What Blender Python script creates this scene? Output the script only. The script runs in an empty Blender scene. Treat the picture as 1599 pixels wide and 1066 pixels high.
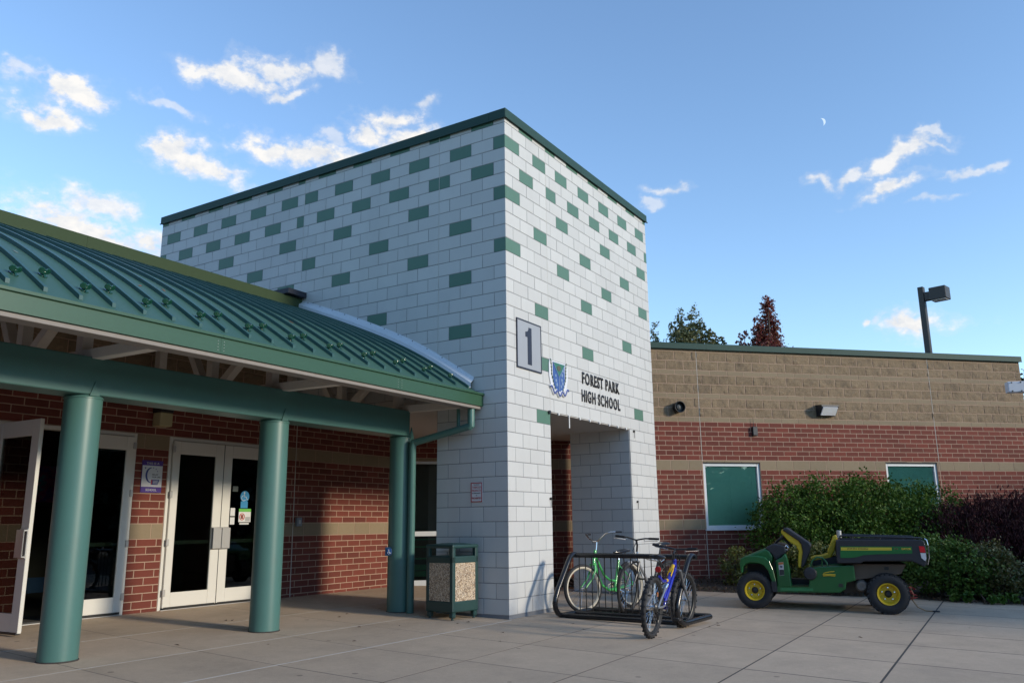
import bpy, bmesh, math, random
import numpy as np
from mathutils import Matrix, Vector
random.seed(7)
rad = math.radians
C = bpy.context.scene.collection
S = bpy.context.scene

# ---------------------------------------------------------------- camera
cam_d = bpy.data.cameras.new("camera")
cam = bpy.data.objects.new("camera", cam_d)
C.objects.link(cam)
S.camera = cam
cam_d.sensor_width = 36.0
cam_d.lens = 29.06
cam_d.clip_start = 0.05
cam_d.clip_end = 3000
CAM = Vector((-9.702, -6.128, 1.247))
YAW, PITCH, ROLL = 1.01411929, 0.218135822, -0.0111877972
_f = Vector((math.sin(YAW) * math.cos(PITCH), math.cos(YAW) * math.cos(PITCH), math.sin(PITCH)))
_r = Vector((math.cos(YAW), -math.sin(YAW), 0))
_u = _r.cross(_f)
_r2 = _r * math.cos(ROLL) + _u * math.sin(ROLL)
_u2 = _u * math.cos(ROLL) - _r * math.sin(ROLL)
cam.matrix_world = Matrix(((_r2.x, _u2.x, -_f.x, CAM.x), (_r2.y, _u2.y, -_f.y, CAM.y), (_r2.z, _u2.z, -_f.z, CAM.z), (0, 0, 0, 1)))

# ---------------------------------------------------------------- sky, sun, exposure
SUN_AZ, SUN_EL = 174.5, 15.5          # azimuth clockwise from +Y
SUN_STRENGTH, SKY_STRENGTH = 2.0, 0.15
w = bpy.data.worlds.new("World")
S.world = w
w.use_nodes = True
nt = w.node_tree
for n in list(nt.nodes):
    nt.nodes.remove(n)
N = nt.nodes.new
L = nt.links.new
out = N("ShaderNodeOutputWorld")
bg = N("ShaderNodeBackground")
bg.inputs["Strength"].default_value = SKY_STRENGTH
L(bg.outputs[0], out.inputs[0])
sky = N("ShaderNodeTexSky")
sky.sky_type = 'NISHITA'
sky.sun_disc = False
sky.sun_elevation = rad(SUN_EL)
sky.sun_rotation = rad(SUN_AZ)
sky.altitude = 100
sky.air_density = 1.0
sky.dust_density = 0.0
sky.ozone_density = 1.5
tc = N("ShaderNodeTexCoord")
def vm(op, a, b=None):
    n = N("ShaderNodeVectorMath")
    n.operation = op
    for i, x in enumerate((a, b)):
        if x is None:
            continue
        if isinstance(x, (tuple, Vector, list)):
            n.inputs[i].default_value = tuple(x)
        else:
            L(x, n.inputs[i])
    return n
def mm(op, a, b=None, c=None, clamp=False):
    n = N("ShaderNodeMath")
    n.operation = op
    n.use_clamp = clamp
    for i, x in enumerate((a, b, c)):
        if x is None:
            continue
        if isinstance(x, (int, float)):
            n.inputs[i].default_value = x
        else:
            L(x, n.inputs[i])
    return n.outputs[0]
D = tc.outputs["Generated"]
def wnoise(scale, detail, rough, off=(0, 0, 0), stretch=(1, 1, 1)):
    mp = N("ShaderNodeMapping")
    mp.inputs["Location"].default_value = off
    mp.inputs["Scale"].default_value = stretch
    L(D, mp.inputs[0])
    n = N("ShaderNodeTexNoise")
    n.inputs["Scale"].default_value = scale
    n.inputs["Detail"].default_value = detail
    n.inputs["Roughness"].default_value = rough
    L(mp.outputs[0], n.inputs["Vector"])
    return n.outputs["Fac"]
n1 = wnoise(16, 8, .62, stretch=(1, 1, 1.7))
n2 = wnoise(55, 6, .6, (3, 1, 2), stretch=(1, 1, 1.5))
n3 = wnoise(140, 4, .6, (7, 2, 5), stretch=(1, 1, 1.3))
nz = mm('ADD', mm('ADD', mm('MULTIPLY', mm('SUBTRACT', n1, .5), 4.0), mm('MULTIPLY', mm('SUBTRACT', n2, .5), 2.0)), mm('MULTIPLY', mm('SUBTRACT', n3, .5), .8))
# small fair-weather clouds: azimuth, elevation, half width, half height (degrees), tilt, strength
CLOUDS = [(24.87, 26.6, 1.5, 0.47, 0, 0.6), (25.97, 26.43, 1.02, 0.27, 0, 0.4), (27.88, 25.83, 3.22, 0.84, 8, 1.0), (26.28, 24.43, 2.48, 0.83, -6, 1.0), (39.0, 29.19, 3.17, 0.85, -6, 0.95), (41.18, 30.09, 1.95, 0.86, 0, 0.9), (44.15, 30.42, 2.18, 0.79, 14, 0.7), (41.63, 28.65, 1.82, 0.47, 8, 0.8), (34.39, 26.89, 1.8, 0.41, -15, 0.5), (48.99, 28.07, 2.39, 0.99, 0, 1.0), (47.52, 26.84, 1.41, 1.24, 0, 1.0), (50.35, 26.5, 2.43, 1.01, -4, 1.0), (51.94, 28.95, 1.08, 0.54, -20, 0.6), (34.39, 24.1, 1.76, 1.15, 8, 1.0), (36.12, 22.99, 2.58, 0.86, -22, 1.0), (40.61, 24.84, 2.65, 1.05, 0, 1.0), (43.99, 24.34, 3.92, 1.07, -6, 1.0), (44.83, 25.9, 0.99, 0.74, 0, 0.5), (30.4, 19.65, 2.15, 0.96, 0, 0.9), (29.47, 17.82, 4.78, 1.69, -20, 1.0), (32.52, 17.27, 3.44, 1.68, -16, 1.0), (69.24, 22.23, 1.61, 0.42, 3, 0.6), (67.58, 21.25, 0.68, 0.39, 0, 0.5), (84.79, 22.15, 2.83, 0.74, 13, 0.9), (86.35, 22.32, 1.46, 0.33, 6, 0.7), (80.98, 22.01, 1.24, 0.47, 15, 0.75), (83.76, 20.59, 2.27, 0.53, 3, 0.95), (86.82, 23.0, 1.67, 0.25, 2, 0.6), (88.21, 20.78, 1.72, 0.29, 0, 0.6), (90.02, 20.93, 0.77, 0.28, 5, 0.6), (87.11, 19.36, 1.53, 0.26, 3, 0.4), (85.19, 12.44, 2.71, 0.98, 3, 1.0), (84.44, 12.28, 1.52, 0.84, 0, 1.0), (82.66, 12.56, 1.09, 0.54, 12, 0.6), (81.6, 12.31, 0.55, 0.27, 0, 0.9), (26.81, 19.17, 1.41, 0.49, 0, 0.4), (150, 38, 7, 2.2, 8, 0.9), (205, 30, 6, 1.8, -6, 0.9), (245, 42, 8, 2.4, 5, 0.9), (290, 24, 7, 2, 0, 1.0), (330, 36, 6, 2, -8, 0.8), (120, 48, 5, 1.6, 6, 0.7)]
# ragged outlines: the direction is bent by two sizes of noise before the clouds are drawn
def wcol(scale, off):
    mp = N("ShaderNodeMapping")
    mp.inputs["Location"].default_value = off
    L(D0, mp.inputs[0])
    n = N("ShaderNodeTexNoise")
    n.inputs["Scale"].default_value = scale
    n.inputs["Detail"].default_value = 4
    L(mp.outputs[0], n.inputs["Vector"])
    return vm('SUBTRACT', n.outputs["Color"], (.5, .5, .5)).outputs[0]
D0 = D
D = vm('ADD', vm('ADD', D0, vm('MULTIPLY', wcol(11, (1, 4, 2)), (.10, .10, .07)).outputs[0]).outputs[0], vm('MULTIPLY', wcol(38, (5, 2, 9)), (.035, .035, .025)).outputs[0]).outputs[0]
acc = None
for az, el, hw, hh, tilt, st in CLOUDS:
    a, e = rad(az), rad(el)
    c = Vector((math.sin(a) * math.cos(e), math.cos(a) * math.cos(e), math.sin(e)))
    t = Vector((math.cos(a), -math.sin(a), 0))
    b = t.cross(c)
    tt = t * math.cos(rad(tilt)) + b * math.sin(rad(tilt))
    bb = b * math.cos(rad(tilt)) - t * math.sin(rad(tilt))
    x = vm('DOT_PRODUCT', D, tt / math.sin(rad(hw))).outputs["Value"]
    y = vm('DOT_PRODUCT', D, bb / math.sin(rad(hh))).outputs["Value"]
    z = vm('DOT_PRODUCT', D, c).outputs["Value"]
    r = mm('SQRT', mm('ADD', mm('MULTIPLY', x, x), mm('MULTIPLY', y, y)))
    m = mm('MULTIPLY', mm('MULTIPLY_ADD', r, -1.0, 1.0), 1.75)
    m = mm('ADD', m, nz)
    m = mm('MULTIPLY', mm('MAXIMUM', mm('SMOOTH_MAX', mm('MULTIPLY', m, .95), 0.0, .35, clamp=True), mm('MULTIPLY', mm('MULTIPLY_ADD', m, .45, .26, clamp=True), .45)), mm('GREATER_THAN', z, .3))
    m = mm('MULTIPLY', m, mm('MULTIPLY_ADD', r, -1.2, 2.3, clamp=True))
    far = mm('LESS_THAN', r, 1.9)
    m = mm('MULTIPLY', mm('MULTIPLY', m, far), st)
    acc = m if acc is None else mm('MAXIMUM', acc, m)
cov = mm('SMOOTH_MIN', acc, 1.0, .05, clamp=True)
shade = N("ShaderNodeMixRGB")
L(mm('ADD', mm('MULTIPLY_ADD', n2, 2.0, -.75), mm('MULTIPLY_ADD', n1, 1.6, -.35), clamp=True), shade.inputs[0])
CLOUD_LUM = 0.64
k = CLOUD_LUM / SKY_STRENGTH
shade.inputs[1].default_value = (.66 * k, .71 * k, .79 * k, 1)
shade.inputs[2].default_value = (.98 * k, .96 * k, .93 * k, 1)
tint = N("ShaderNodeMixRGB")
tint.blend_type = 'MULTIPLY'
tint.inputs[0].default_value = 1
L(sky.outputs[0], tint.inputs[1])
tint.inputs[2].default_value = (1.03, 1.14, 1.27, 1)
mix = N("ShaderNodeMixRGB")
L(cov, mix.inputs[0])
L(tint.outputs[0], mix.inputs[1])
L(shade.outputs[0], mix.inputs[2])
L(mix.outputs[0], bg.inputs["Color"])

sun_d = bpy.data.lights.new("sun", 'SUN')
sun_d.energy = SUN_STRENGTH
sun_d.angle = rad(7.0)
sun_d.color = (1.0, .88, .70)
sun = bpy.data.objects.new("sun", sun_d)
C.objects.link(sun)
_a, _e = rad(SUN_AZ), rad(SUN_EL)
SUNV = Vector((math.sin(_a) * math.cos(_e), math.cos(_a) * math.cos(_e), math.sin(_e)))
sun.rotation_euler = SUNV.to_track_quat('Z', 'Y').to_euler()
sun.location = (0, -30, 30)
S.view_settings.view_transform = 'Standard'
S.view_settings.look = 'None'
S.view_settings.exposure = 0.68
S.view_settings.gamma = 1.0
S.view_settings.use_curve_mapping = False
S.cycles.max_bounces = 6
S.cycles.use_denoising = True

# ---------------------------------------------------------------- helpers
def gz(y):
    return .025 + (.03 * y if y > 0 else .02 * y)

class MB:
    """collects shapes, builds ONE mesh object"""
    def __init__(self):
        self.v, self.f = [], []
    def add(self, vs, fs, M=None):
        o = len(self.v)
        if M is not None:
            vs = [M @ Vector(p) for p in vs]
        self.v += [tuple(p) for p in vs]
        self.f += [tuple(i + o for i in f) for f in fs]
        return self
    def box(self, x0, x1, y0, y1, z0, z1, M=None):
        return self.add([(x0, y0, z0), (x1, y0, z0), (x1, y1, z0), (x0, y1, z0), (x0, y0, z1), (x1, y0, z1), (x1, y1, z1), (x0, y1, z1)],
                        [(0, 3, 2, 1), (4, 5, 6, 7), (0, 1, 5, 4), (1, 2, 6, 5), (2, 3, 7, 6), (3, 0, 4, 7)], M)
    def bbox(self, x0, x1, y0, y1, z0, z1, b=.01, seg=2, M=None):
        bm = bmesh.new()
        bmesh.ops.create_cube(bm, size=1)
        for v in bm.verts:
            v.co = ((x0 + x1) / 2 + v.co.x * (x1 - x0), (y0 + y1) / 2 + v.co.y * (y1 - y0), (z0 + z1) / 2 + v.co.z * (z1 - z0))
        bmesh.ops.bevel(bm, geom=bm.edges[:], offset=b, segments=seg, affect='EDGES', profile=.5)
        bm.verts.index_update()
        self.add([v.co.copy() for v in bm.verts], [[v.index for v in f.verts] for f in bm.faces], M)
        bm.free()
        return self
    def tube(self, p, q, r0, r1=None, n=10, caps=True, M=None):
        return self.path([p, q], [r0, r0 if r1 is None else r1], n, caps, M)
    def path(self, pts, r, n=10, caps=True, M=None, closed=False):
        pts = [Vector(p) for p in pts]
        rs = r if isinstance(r, (list, tuple)) else [r] * len(pts)
        vs, fs = [], []
        up = None
        m = len(pts)
        for i, p in enumerate(pts):
            if closed:
                t = (pts[(i + 1) % m] - pts[i - 1]).normalized()
            else:
                t = (pts[min(i + 1, m - 1)] - pts[max(i - 1, 0)]).normalized()
            if up is None:
                up = Vector((0, 0, 1)) if abs(t.z) < .9 else Vector((1, 0, 0))
            a = t.cross(up)
            if a.length < 1e-5:
                a = t.orthogonal()
            a.normalize()
            b = a.cross(t).normalized()
            up = b
            for k in range(n):
                an = 2 * math.pi * k / n
                vs.append(p + (a * math.cos(an) + b * math.sin(an)) * rs[i])
        for i in range(m if closed else m - 1):
            j = (i + 1) % m
            for k in range(n):
                k2 = (k + 1) % n
                fs.append((i * n + k, i * n + k2, j * n + k2, j * n + k))
        if caps and not closed:
            fs.append(tuple(range(n))[::-1])
            fs.append(tuple((m - 1) * n + k for k in range(n)))
        # consistent outward winding
        return self.add(vs, fs, M)
    def lathe(self, prof, n=24, M=None, caps=True):
        vs, fs = [], []
        for rr, z in prof:
            for k in range(n):
                an = 2 * math.pi * k / n
                vs.append((rr * math.cos(an), rr * math.sin(an), z))
        m = len(prof)
        for i in range(m - 1):
            for k in range(n):
                k2 = (k + 1) % n
                fs.append((i * n + k, i * n + k2, (i + 1) * n + k2, (i + 1) * n + k))
        if caps:
            fs.append(tuple(range(n))[::-1])
            fs.append(tuple((m - 1) * n + k for k in range(n)))
        return self.add(vs, fs, M)
    def torus(self, R, r, n=40, m=10, M=None, squash=1.0):
        vs, fs = [], []
        for i in range(n):
            a = 2 * math.pi * i / n
            for j in range(m):
                b = 2 * math.pi * j / m
                rr = R + r * math.cos(b)
                vs.append((rr * math.cos(a), rr * math.sin(a), r * squash * math.sin(b)))
        for i in range(n):
            for j in range(m):
                i2, j2 = (i + 1) % n, (j + 1) % m
                fs.append((i * m + j, i2 * m + j, i2 * m + j2, i * m + j2))
        return self.add(vs, fs, M)
    def prism(self, poly, h0, h1, M=None):
        """poly in local xy, extruded along local z from h0 to h1"""
        n = len(poly)
        ar = sum(poly[i][0] * poly[(i + 1) % n][1] - poly[(i + 1) % n][0] * poly[i][1] for i in range(n))
        if ar < 0:
            poly = poly[::-1]
        vs = [(x, y, h0) for x, y in poly] + [(x, y, h1) for x, y in poly]
        fs = [tuple(range(n))[::-1], tuple(range(n, 2 * n))] + [(i, (i + 1) % n, n + (i + 1) % n, n + i) for i in range(n)]
        return self.add(vs, fs, M)
    def mesh(self, name, mat, smooth=False, fix=False):
        me = bpy.data.meshes.new(name)
        me.from_pydata(self.v, [], self.f)
        if fix:
            bm = bmesh.new()
            bm.from_mesh(me)
            bmesh.ops.recalc_face_normals(bm, faces=bm.faces[:])
            bm.to_mesh(me)
            bm.free()
        if mat:
            me.materials.append(mat)
        if smooth:
            for p in me.polygons:
                p.use_smooth = True
            try:
                me.set_sharp_from_angle(angle=rad(38))
            except Exception:
                pass
        me.update()
        return me
    def build(self, name, mat, parent=None, smooth=False, world=True, label=None, kind=None, fix=True):
        return link(name, self.mesh(name, mat, smooth, fix), parent, world, label, kind)

def pmat(p):
    return Matrix.LocRotScale(p.location, p.rotation_euler, p.scale)
def link(name, me, parent=None, world=True, label=None, kind=None):
    o = bpy.data.objects.new(name, me)
    C.objects.link(o)
    if parent is not None:
        o.parent = parent
        if world:
            M = pmat(parent)
            if parent.parent is not None and parent.type == 'EMPTY':
                M = pmat(parent.parent) @ M
            o.matrix_parent_inverse = M.inverted() if parent.type == 'EMPTY' else Matrix()
    if label:
        o['label'] = label
    if kind:
        o['kind'] = kind
    return o
def thing(name, label, cat, loc=(0, 0, 0), rot=(0, 0, 0), group=None):
    o = bpy.data.objects.new(name, None)
    C.objects.link(o)
    o.location = loc
    o.rotation_euler = rot
    o.empty_display_size = .2
    return tag(o, label, cat, group)
def tag(o, label, cat, group=None):
    o['label'] = label
    o['category'] = cat
    if group:
        o['group'] = group
    return o
XZ = lambda y: Matrix(((1, 0, 0, 0), (0, 0, -1, y), (0, 1, 0, 0), (0, 0, 0, 1)))   # poly (x,z), extruded towards -Y from y
YZ = lambda x: Matrix(((0, 0, -1, x), (-1, 0, 0, 0), (0, 1, 0, 0), (0, 0, 0, 1)))  # poly (-y,z), extruded towards -X from x

# ---------------------------------------------------------------- materials
MATS = {}
def mat(name, col, rough=.6, metal=0.0, var=0.0, nscale=8.0, bump=0.0, bscale=40.0, objvar=0.0, spec=.5, dirt=0.0, dirtcol=(.1, .09, .07), dscale=1.2, coat=0.0, stretch=(1, 1, 1)):
    m = bpy.data.materials.new(name)
    m.use_nodes = True
    t = m.node_tree
    p = t.nodes["Principled BSDF"]
    p.inputs["Roughness"].default_value = rough
    p.inputs["Metallic"].default_value = metal
    p.inputs["Specular IOR Level"].default_value = spec
    p.inputs["Coat Weight"].default_value = coat
    p.inputs["Base Color"].default_value = (*col, 1)
    geo = t.nodes.new("ShaderNodeNewGeometry")
    mp = t.nodes.new("ShaderNodeMapping")
    mp.inputs["Scale"].default_value = stretch
    t.links.new(geo.outputs["Position"], mp.inputs[0])
    def noise(sc, det=5, ro=.6):
        n = t.nodes.new("ShaderNodeTexNoise")
        n.inputs["Scale"].default_value = sc
        n.inputs["Detail"].default_value = det
        n.inputs["Roughness"].default_value = ro
        t.links.new(mp.outputs[0], n.inputs["Vector"])
        return n.outputs["Fac"]
    def math_(op, a, b, clamp=False):
        n = t.nodes.new("ShaderNodeMath")
        n.operation = op
        n.use_clamp = clamp
        for i, x in enumerate((a, b)):
            if isinstance(x, (int, float)):
                n.inputs[i].default_value = x
            else:
                t.links.new(x, n.inputs[i])
        return n.outputs[0]
    fac = None
    if var:
        fac = math_('MULTIPLY', math_('SUBTRACT', noise(nscale), .5), var * 2)
        fac = math_('ADD', fac, math_('MULTIPLY', math_('SUBTRACT', noise(nscale * 9, 3), .5), var))
    if objvar:
        oi = t.nodes.new("ShaderNodeObjectInfo")
        r = math_('FRACT', math_('ADD', oi.outputs["Random"], math_('MULTIPLY', geo.outputs["Random Per Island"], 7.13)), 0)
        r = math_('MULTIPLY', math_('SUBTRACT', r, .5), objvar * 2)
        fac = r if fac is None else math_('ADD', fac, r)
    colout = None
    if fac is not None:
        mul = t.nodes.new("ShaderNodeVectorMath")
        mul.operation = 'SCALE'
        mul.inputs[0].default_value = col
        t.links.new(math_('ADD', fac, 1.0), mul.inputs["Scale"])
        colout = mul.outputs[0]
    if dirt:
        mx = t.nodes.new("ShaderNodeMixRGB")
        d = math_('MULTIPLY', math_('SUBTRACT', noise(dscale, 6, .7), .5), 5.0, True)
        t.links.new(math_('MULTIPLY', d, dirt), mx.inputs[0])
        if colout is not None:
            t.links.new(colout, mx.inputs[1])
        else:
            mx.inputs[1].default_value = (*col, 1)
        mx.inputs[2].default_value = (*dirtcol, 1)
        colout = mx.outputs[0]
    if colout is not None:
        t.links.new(colout, p.inputs["Base Color"])
    if bump:
        b = t.nodes.new("ShaderNodeBump")
        b.inputs["Strength"].default_value = bump
        b.inputs["Distance"].default_value = .01
        t.links.new(noise(bscale, 6, .65), b.inputs["Height"])
        t.links.new(b.outputs[0], p.inputs["Normal"])
    MATS[name] = m
    return m
def leafmat(name, cols, rough=.45, trans=.25, spec=.5):
    m = bpy.data.materials.new(name)
    m.use_nodes = True
    t = m.node_tree
    p = t.nodes["Principled BSDF"]
    p.inputs["Roughness"].default_value = rough
    p.inputs["Specular IOR Level"].default_value = spec
    geo = t.nodes.new("ShaderNodeNewGeometry")
    cr = t.nodes.new("ShaderNodeValToRGB")
    e = cr.color_ramp.elements
    e[0].color = (*cols[0], 1)
    e[1].color = (*cols[-1], 1)
    for i, c in enumerate(cols[1:-1]):
        x = e.new((i + 1) / (len(cols) - 1))
        x.color = (*c, 1)
    t.links.new(geo.outputs["Random Per Island"], cr.inputs[0])
    t.links.new(cr.outputs[0], p.inputs["Base Color"])
    tr = t.nodes.new("ShaderNodeBsdfTranslucent")
    t.links.new(cr.outputs[0], tr.inputs[0])
    mx = t.nodes.new("ShaderNodeMixShader")
    mx.inputs[0].default_value = trans
    t.links.new(p.outputs[0], mx.inputs[1])
    t.links.new(tr.outputs[0], mx.inputs[2])
    t.links.new(mx.outputs[0], t.nodes["Material Output"].inputs[0])
    return m
def glassmat(name, tint, refl=1.0):
    m = bpy.data.materials.new(name)
    m.use_nodes = True
    t = m.node_tree
    for n in list(t.nodes):
        if n.type != 'OUTPUT_MATERIAL':
            t.nodes.remove(n)
    tr = t.nodes.new("ShaderNodeBsdfTransparent")
    tr.inputs[0].default_value = (*tint, 1)
    gl = t.nodes.new("ShaderNodeBsdfGlossy")
    gl.inputs["Roughness"].default_value = .01
    gl.inputs[0].default_value = (refl, refl, refl, 1)
    fr = t.nodes.new("ShaderNodeFresnel")
    fr.inputs[0].default_value = 1.5
    mx = t.nodes.new("ShaderNodeMixShader")
    t.links.new(fr.outputs[0], mx.inputs[0])
    t.links.new(tr.outputs[0], mx.inputs[1])
    t.links.new(gl.outputs[0], mx.inputs[2])
    t.links.new(mx.outputs[0], t.nodes["Material Output"].inputs[0])
    return m

WHITEBLOCK = mat("white_painted_block", (.535, .535, .52), .6, var=.04, nscale=3, bump=.25, bscale=160, objvar=.045, dirt=.30, dirtcol=(.42, .42, .41), dscale=.9, stretch=(1, 1, .35))
BLOCKJOINT = mat("painted_joint", (.20, .205, .215), .8, var=.1)
GREENBLOCK = mat("green_painted_block", (.080, .175, .125), .55, var=.05, nscale=3, bump=.25, bscale=160, objvar=.04)
COPING = mat("coping_paint", (.018, .056, .046), .6, var=.08, nscale=2, spec=.3)
ROOFM = mat("roof_paint", (.047, .112, .084), .42, spec=.35, var=.06, nscale=1.5, dirt=.12, dirtcol=(.12, .17, .15), dscale=2.5)
RIBM = mat("rib_shaded_paint", (.030, .090, .080), .36, var=.06, nscale=2)  # roof paint darkened: shade on the ribs' upright faces is in the colour
FASCIAM = mat("fascia_paint", (.032, .086, .045), .34, var=.06, nscale=1.2)
TEAL = mat("teal_column_paint", (.068, .165, .145), .40, var=.05, nscale=2.5, bump=.05, bscale=60, dirt=.30, dirtcol=(.075, .13, .12), dscale=3.5)
TRUSSM = mat("truss_paint", (.62, .57, .51), .6, var=.08, nscale=6, dirt=.2, dirtcol=(.3, .26, .22))
FLASHM = mat("flashing_metal", (.60, .64, .68), .35, metal=.1, var=.05)
BRICK = mat("brick", (.150, .033, .021), .85, var=.14, nscale=30, bump=.5, bscale=120, objvar=.20, dirt=.12, dirtcol=(.12, .05, .04), dscale=2)
MORTAR = mat("mortar", (.40, .275, .20), .9, var=.10, nscale=20, bump=.3, bscale=200)
SMOOTHCMU = mat("buff_smooth_block", (.235, .180, .112), .8, var=.08, nscale=12, bump=.25, bscale=180, objvar=.06, dirt=.15, dirtcol=(.2, .16, .11))
SPLITCMU = mat("buff_split_face_block", (.225, .163, .10), .9, var=.22, nscale=22, bump=1.0, bscale=38, objvar=.09, dirt=.55, dirtcol=(.08, .06, .045), dscale=4.5)
CONCRETE = mat("concrete", (.50, .380, .268), .85, var=.20, nscale=2.2, bump=.6, bscale=95, objvar=.075, dirt=.42, dirtcol=(.31, .24, .175), dscale=.8)
def weather_concrete():
    """broom-brushed grain, darker damp patches and small gum spots"""
    t = CONCRETE.node_tree
    p = t.nodes["Principled BSDF"]
    src = p.inputs["Base Color"].links[0].from_socket
    g = t.nodes.new("ShaderNodeNewGeometry")
    def tex(kind, sc, **kw):
        n = t.nodes.new(kind)
        n.inputs["Scale"].default_value = sc
        for k_, v_ in kw.items():
            n.inputs[k_].default_value = v_
        t.links.new(g.outputs["Position"], n.inputs["Vector"])
        return n
    def m_(op, a_, b_, cl=False):
        n = t.nodes.new("ShaderNodeMath")
        n.operation = op
        n.use_clamp = cl
        for i, x in enumerate((a_, b_)):
            if isinstance(x, (int, float)):
                n.inputs[i].default_value = x
            else:
                t.links.new(x, n.inputs[i])
        return n.outputs[0]
    grain = tex("ShaderNodeTexNoise", 260, Detail=2).outputs["Fac"]
    grain = m_('ADD', m_('MULTIPLY', m_('SUBTRACT', grain, .5), .9), 1.0)
    vor = tex("ShaderNodeTexVoronoi", 2.6)
    spot = m_('LESS_THAN', vor.outputs["Distance"], .075)
    sep = t.nodes.new("ShaderNodeSeparateColor")
    t.links.new(vor.outputs["Color"], sep.inputs[0])
    spot = m_('MULTIPLY', spot, m_('GREATER_THAN', sep.outputs[0], .62))
    patch = m_('MULTIPLY', m_('SUBTRACT', tex("ShaderNodeTexNoise", .55, Detail=8, Roughness=.72).outputs["Fac"], .54), 6.0, True)
    fac = m_('MULTIPLY', grain, m_('SUBTRACT', 1.0, m_('MULTIPLY', patch, .30)))
    fac = m_('MULTIPLY', fac, m_('SUBTRACT', 1.0, m_('MULTIPLY', spot, .45)))
    sc = t.nodes.new("ShaderNodeVectorMath")
    sc.operation = 'SCALE'
    t.links.new(src, sc.inputs[0])
    t.links.new(fac, sc.inputs["Scale"])
    t.links.new(sc.outputs[0], p.inputs["Base Color"])
weather_concrete()
SEALANT = mat("joint_sealant", (.55, .53, .49), .7, var=.1)
DARKJOINT = mat("dark_joint", (.05, .045, .04), .9)
DOORWHITE = mat("white_door_paint", (.66, .64, .58), .40, var=.03, nscale=4)
FRAMEALU = mat("white_window_frame", (.62, .65, .67), .4, var=.02)
STEEL = mat("brushed_steel", (.50, .49, .47), .42, metal=.55, var=.05, nscale=20)
DARKSTEEL = mat("dark_steel", (.05, .05, .05), .4, metal=.6)
BLACKPAINT = mat("black_rack_paint", (.012, .012, .014), .22, var=.1)
RUBBER = mat("tyre_rubber", (.018, .018, .02), .75, var=.15, nscale=20, bump=.3, bscale=90)
BLACKPL = mat("black_plastic", (.02, .021, .026), .45, var=.08, nscale=6)
CHROME = mat("chrome", (.75, .75, .76), .12, metal=1.0)
GLASSDOOR = glassmat("door_glass", (.30, .33, .31))
GLASSWIN = glassmat("window_glass", (.94, .98, .96))
GLASSSTORE = glassmat("storefront_glass", (.62, .66, .64))
BLINDM = mat("green_blind", (.26, .52, .36), .6, var=.04, nscale=3)
SOIL = mat("mulch", (.045, .030, .020), .95, var=.35, nscale=14, bump=1.0, bscale=30)
INTERIOR = mat("lobby_wall", (.30, .27, .25), .8)
INTFLOOR = mat("lobby_floor", (.16, .16, .16), .35)
BARK = mat("bark", (.09, .065, .05), .9, var=.2, nscale=10, bump=.6, bscale=30)

# ---------------------------------------------------------------- masonry
def cut(cells, holes):
    """cells (x0,x1,z0,z1,...) minus rectangular holes"""
    res = []
    for c in cells:
        parts = [c]
        for (hx0, hx1, hz0, hz1) in holes:
            nxt = []
            for q in parts:
                x0, x1, z0, z1 = q[:4]
                if hx1 <= x0 + 1e-4 or hx0 >= x1 - 1e-4 or hz1 <= z0 + 1e-4 or hz0 >= z1 - 1e-4:
                    nxt.append(q)
                    continue
                if hx0 > x0 + .015:
                    nxt.append((x0, hx0, z0, z1) + q[4:])
                if hx1 < x1 - .015:
                    nxt.append((hx1, x1, z0, z1) + q[4:])
                a, b = max(x0, hx0), min(x1, hx1)
                if hz0 > z0 + .015:
                    nxt.append((a, b, z0, hz0) + q[4:])
                if hz1 < z1 - .015:
                    nxt.append((a, b, hz1, z1) + q[4:])
            parts = nxt
        res += parts
    return res
def grid_core(mb, x0, x1, z0, z1, holes, y0, y1):
    xs = sorted({x0, x1, *[min(max(h[i], x0), x1) for h in holes for i in (0, 1)]})
    zs = sorted({z0, z1, *[min(max(h[i], z0), z1) for h in holes for i in (2, 3)]})
    for a, b in zip(xs, xs[1:]):
        for c, d in zip(zs, zs[1:]):
            mx, mz = (a + b) / 2, (c + d) / 2
            if any(h[0] < mx < h[1] and h[2] < mz < h[3] for h in holes):
                continue
            mb.box(a, b, y0, y1, c, d)
PIECE = {}
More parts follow.
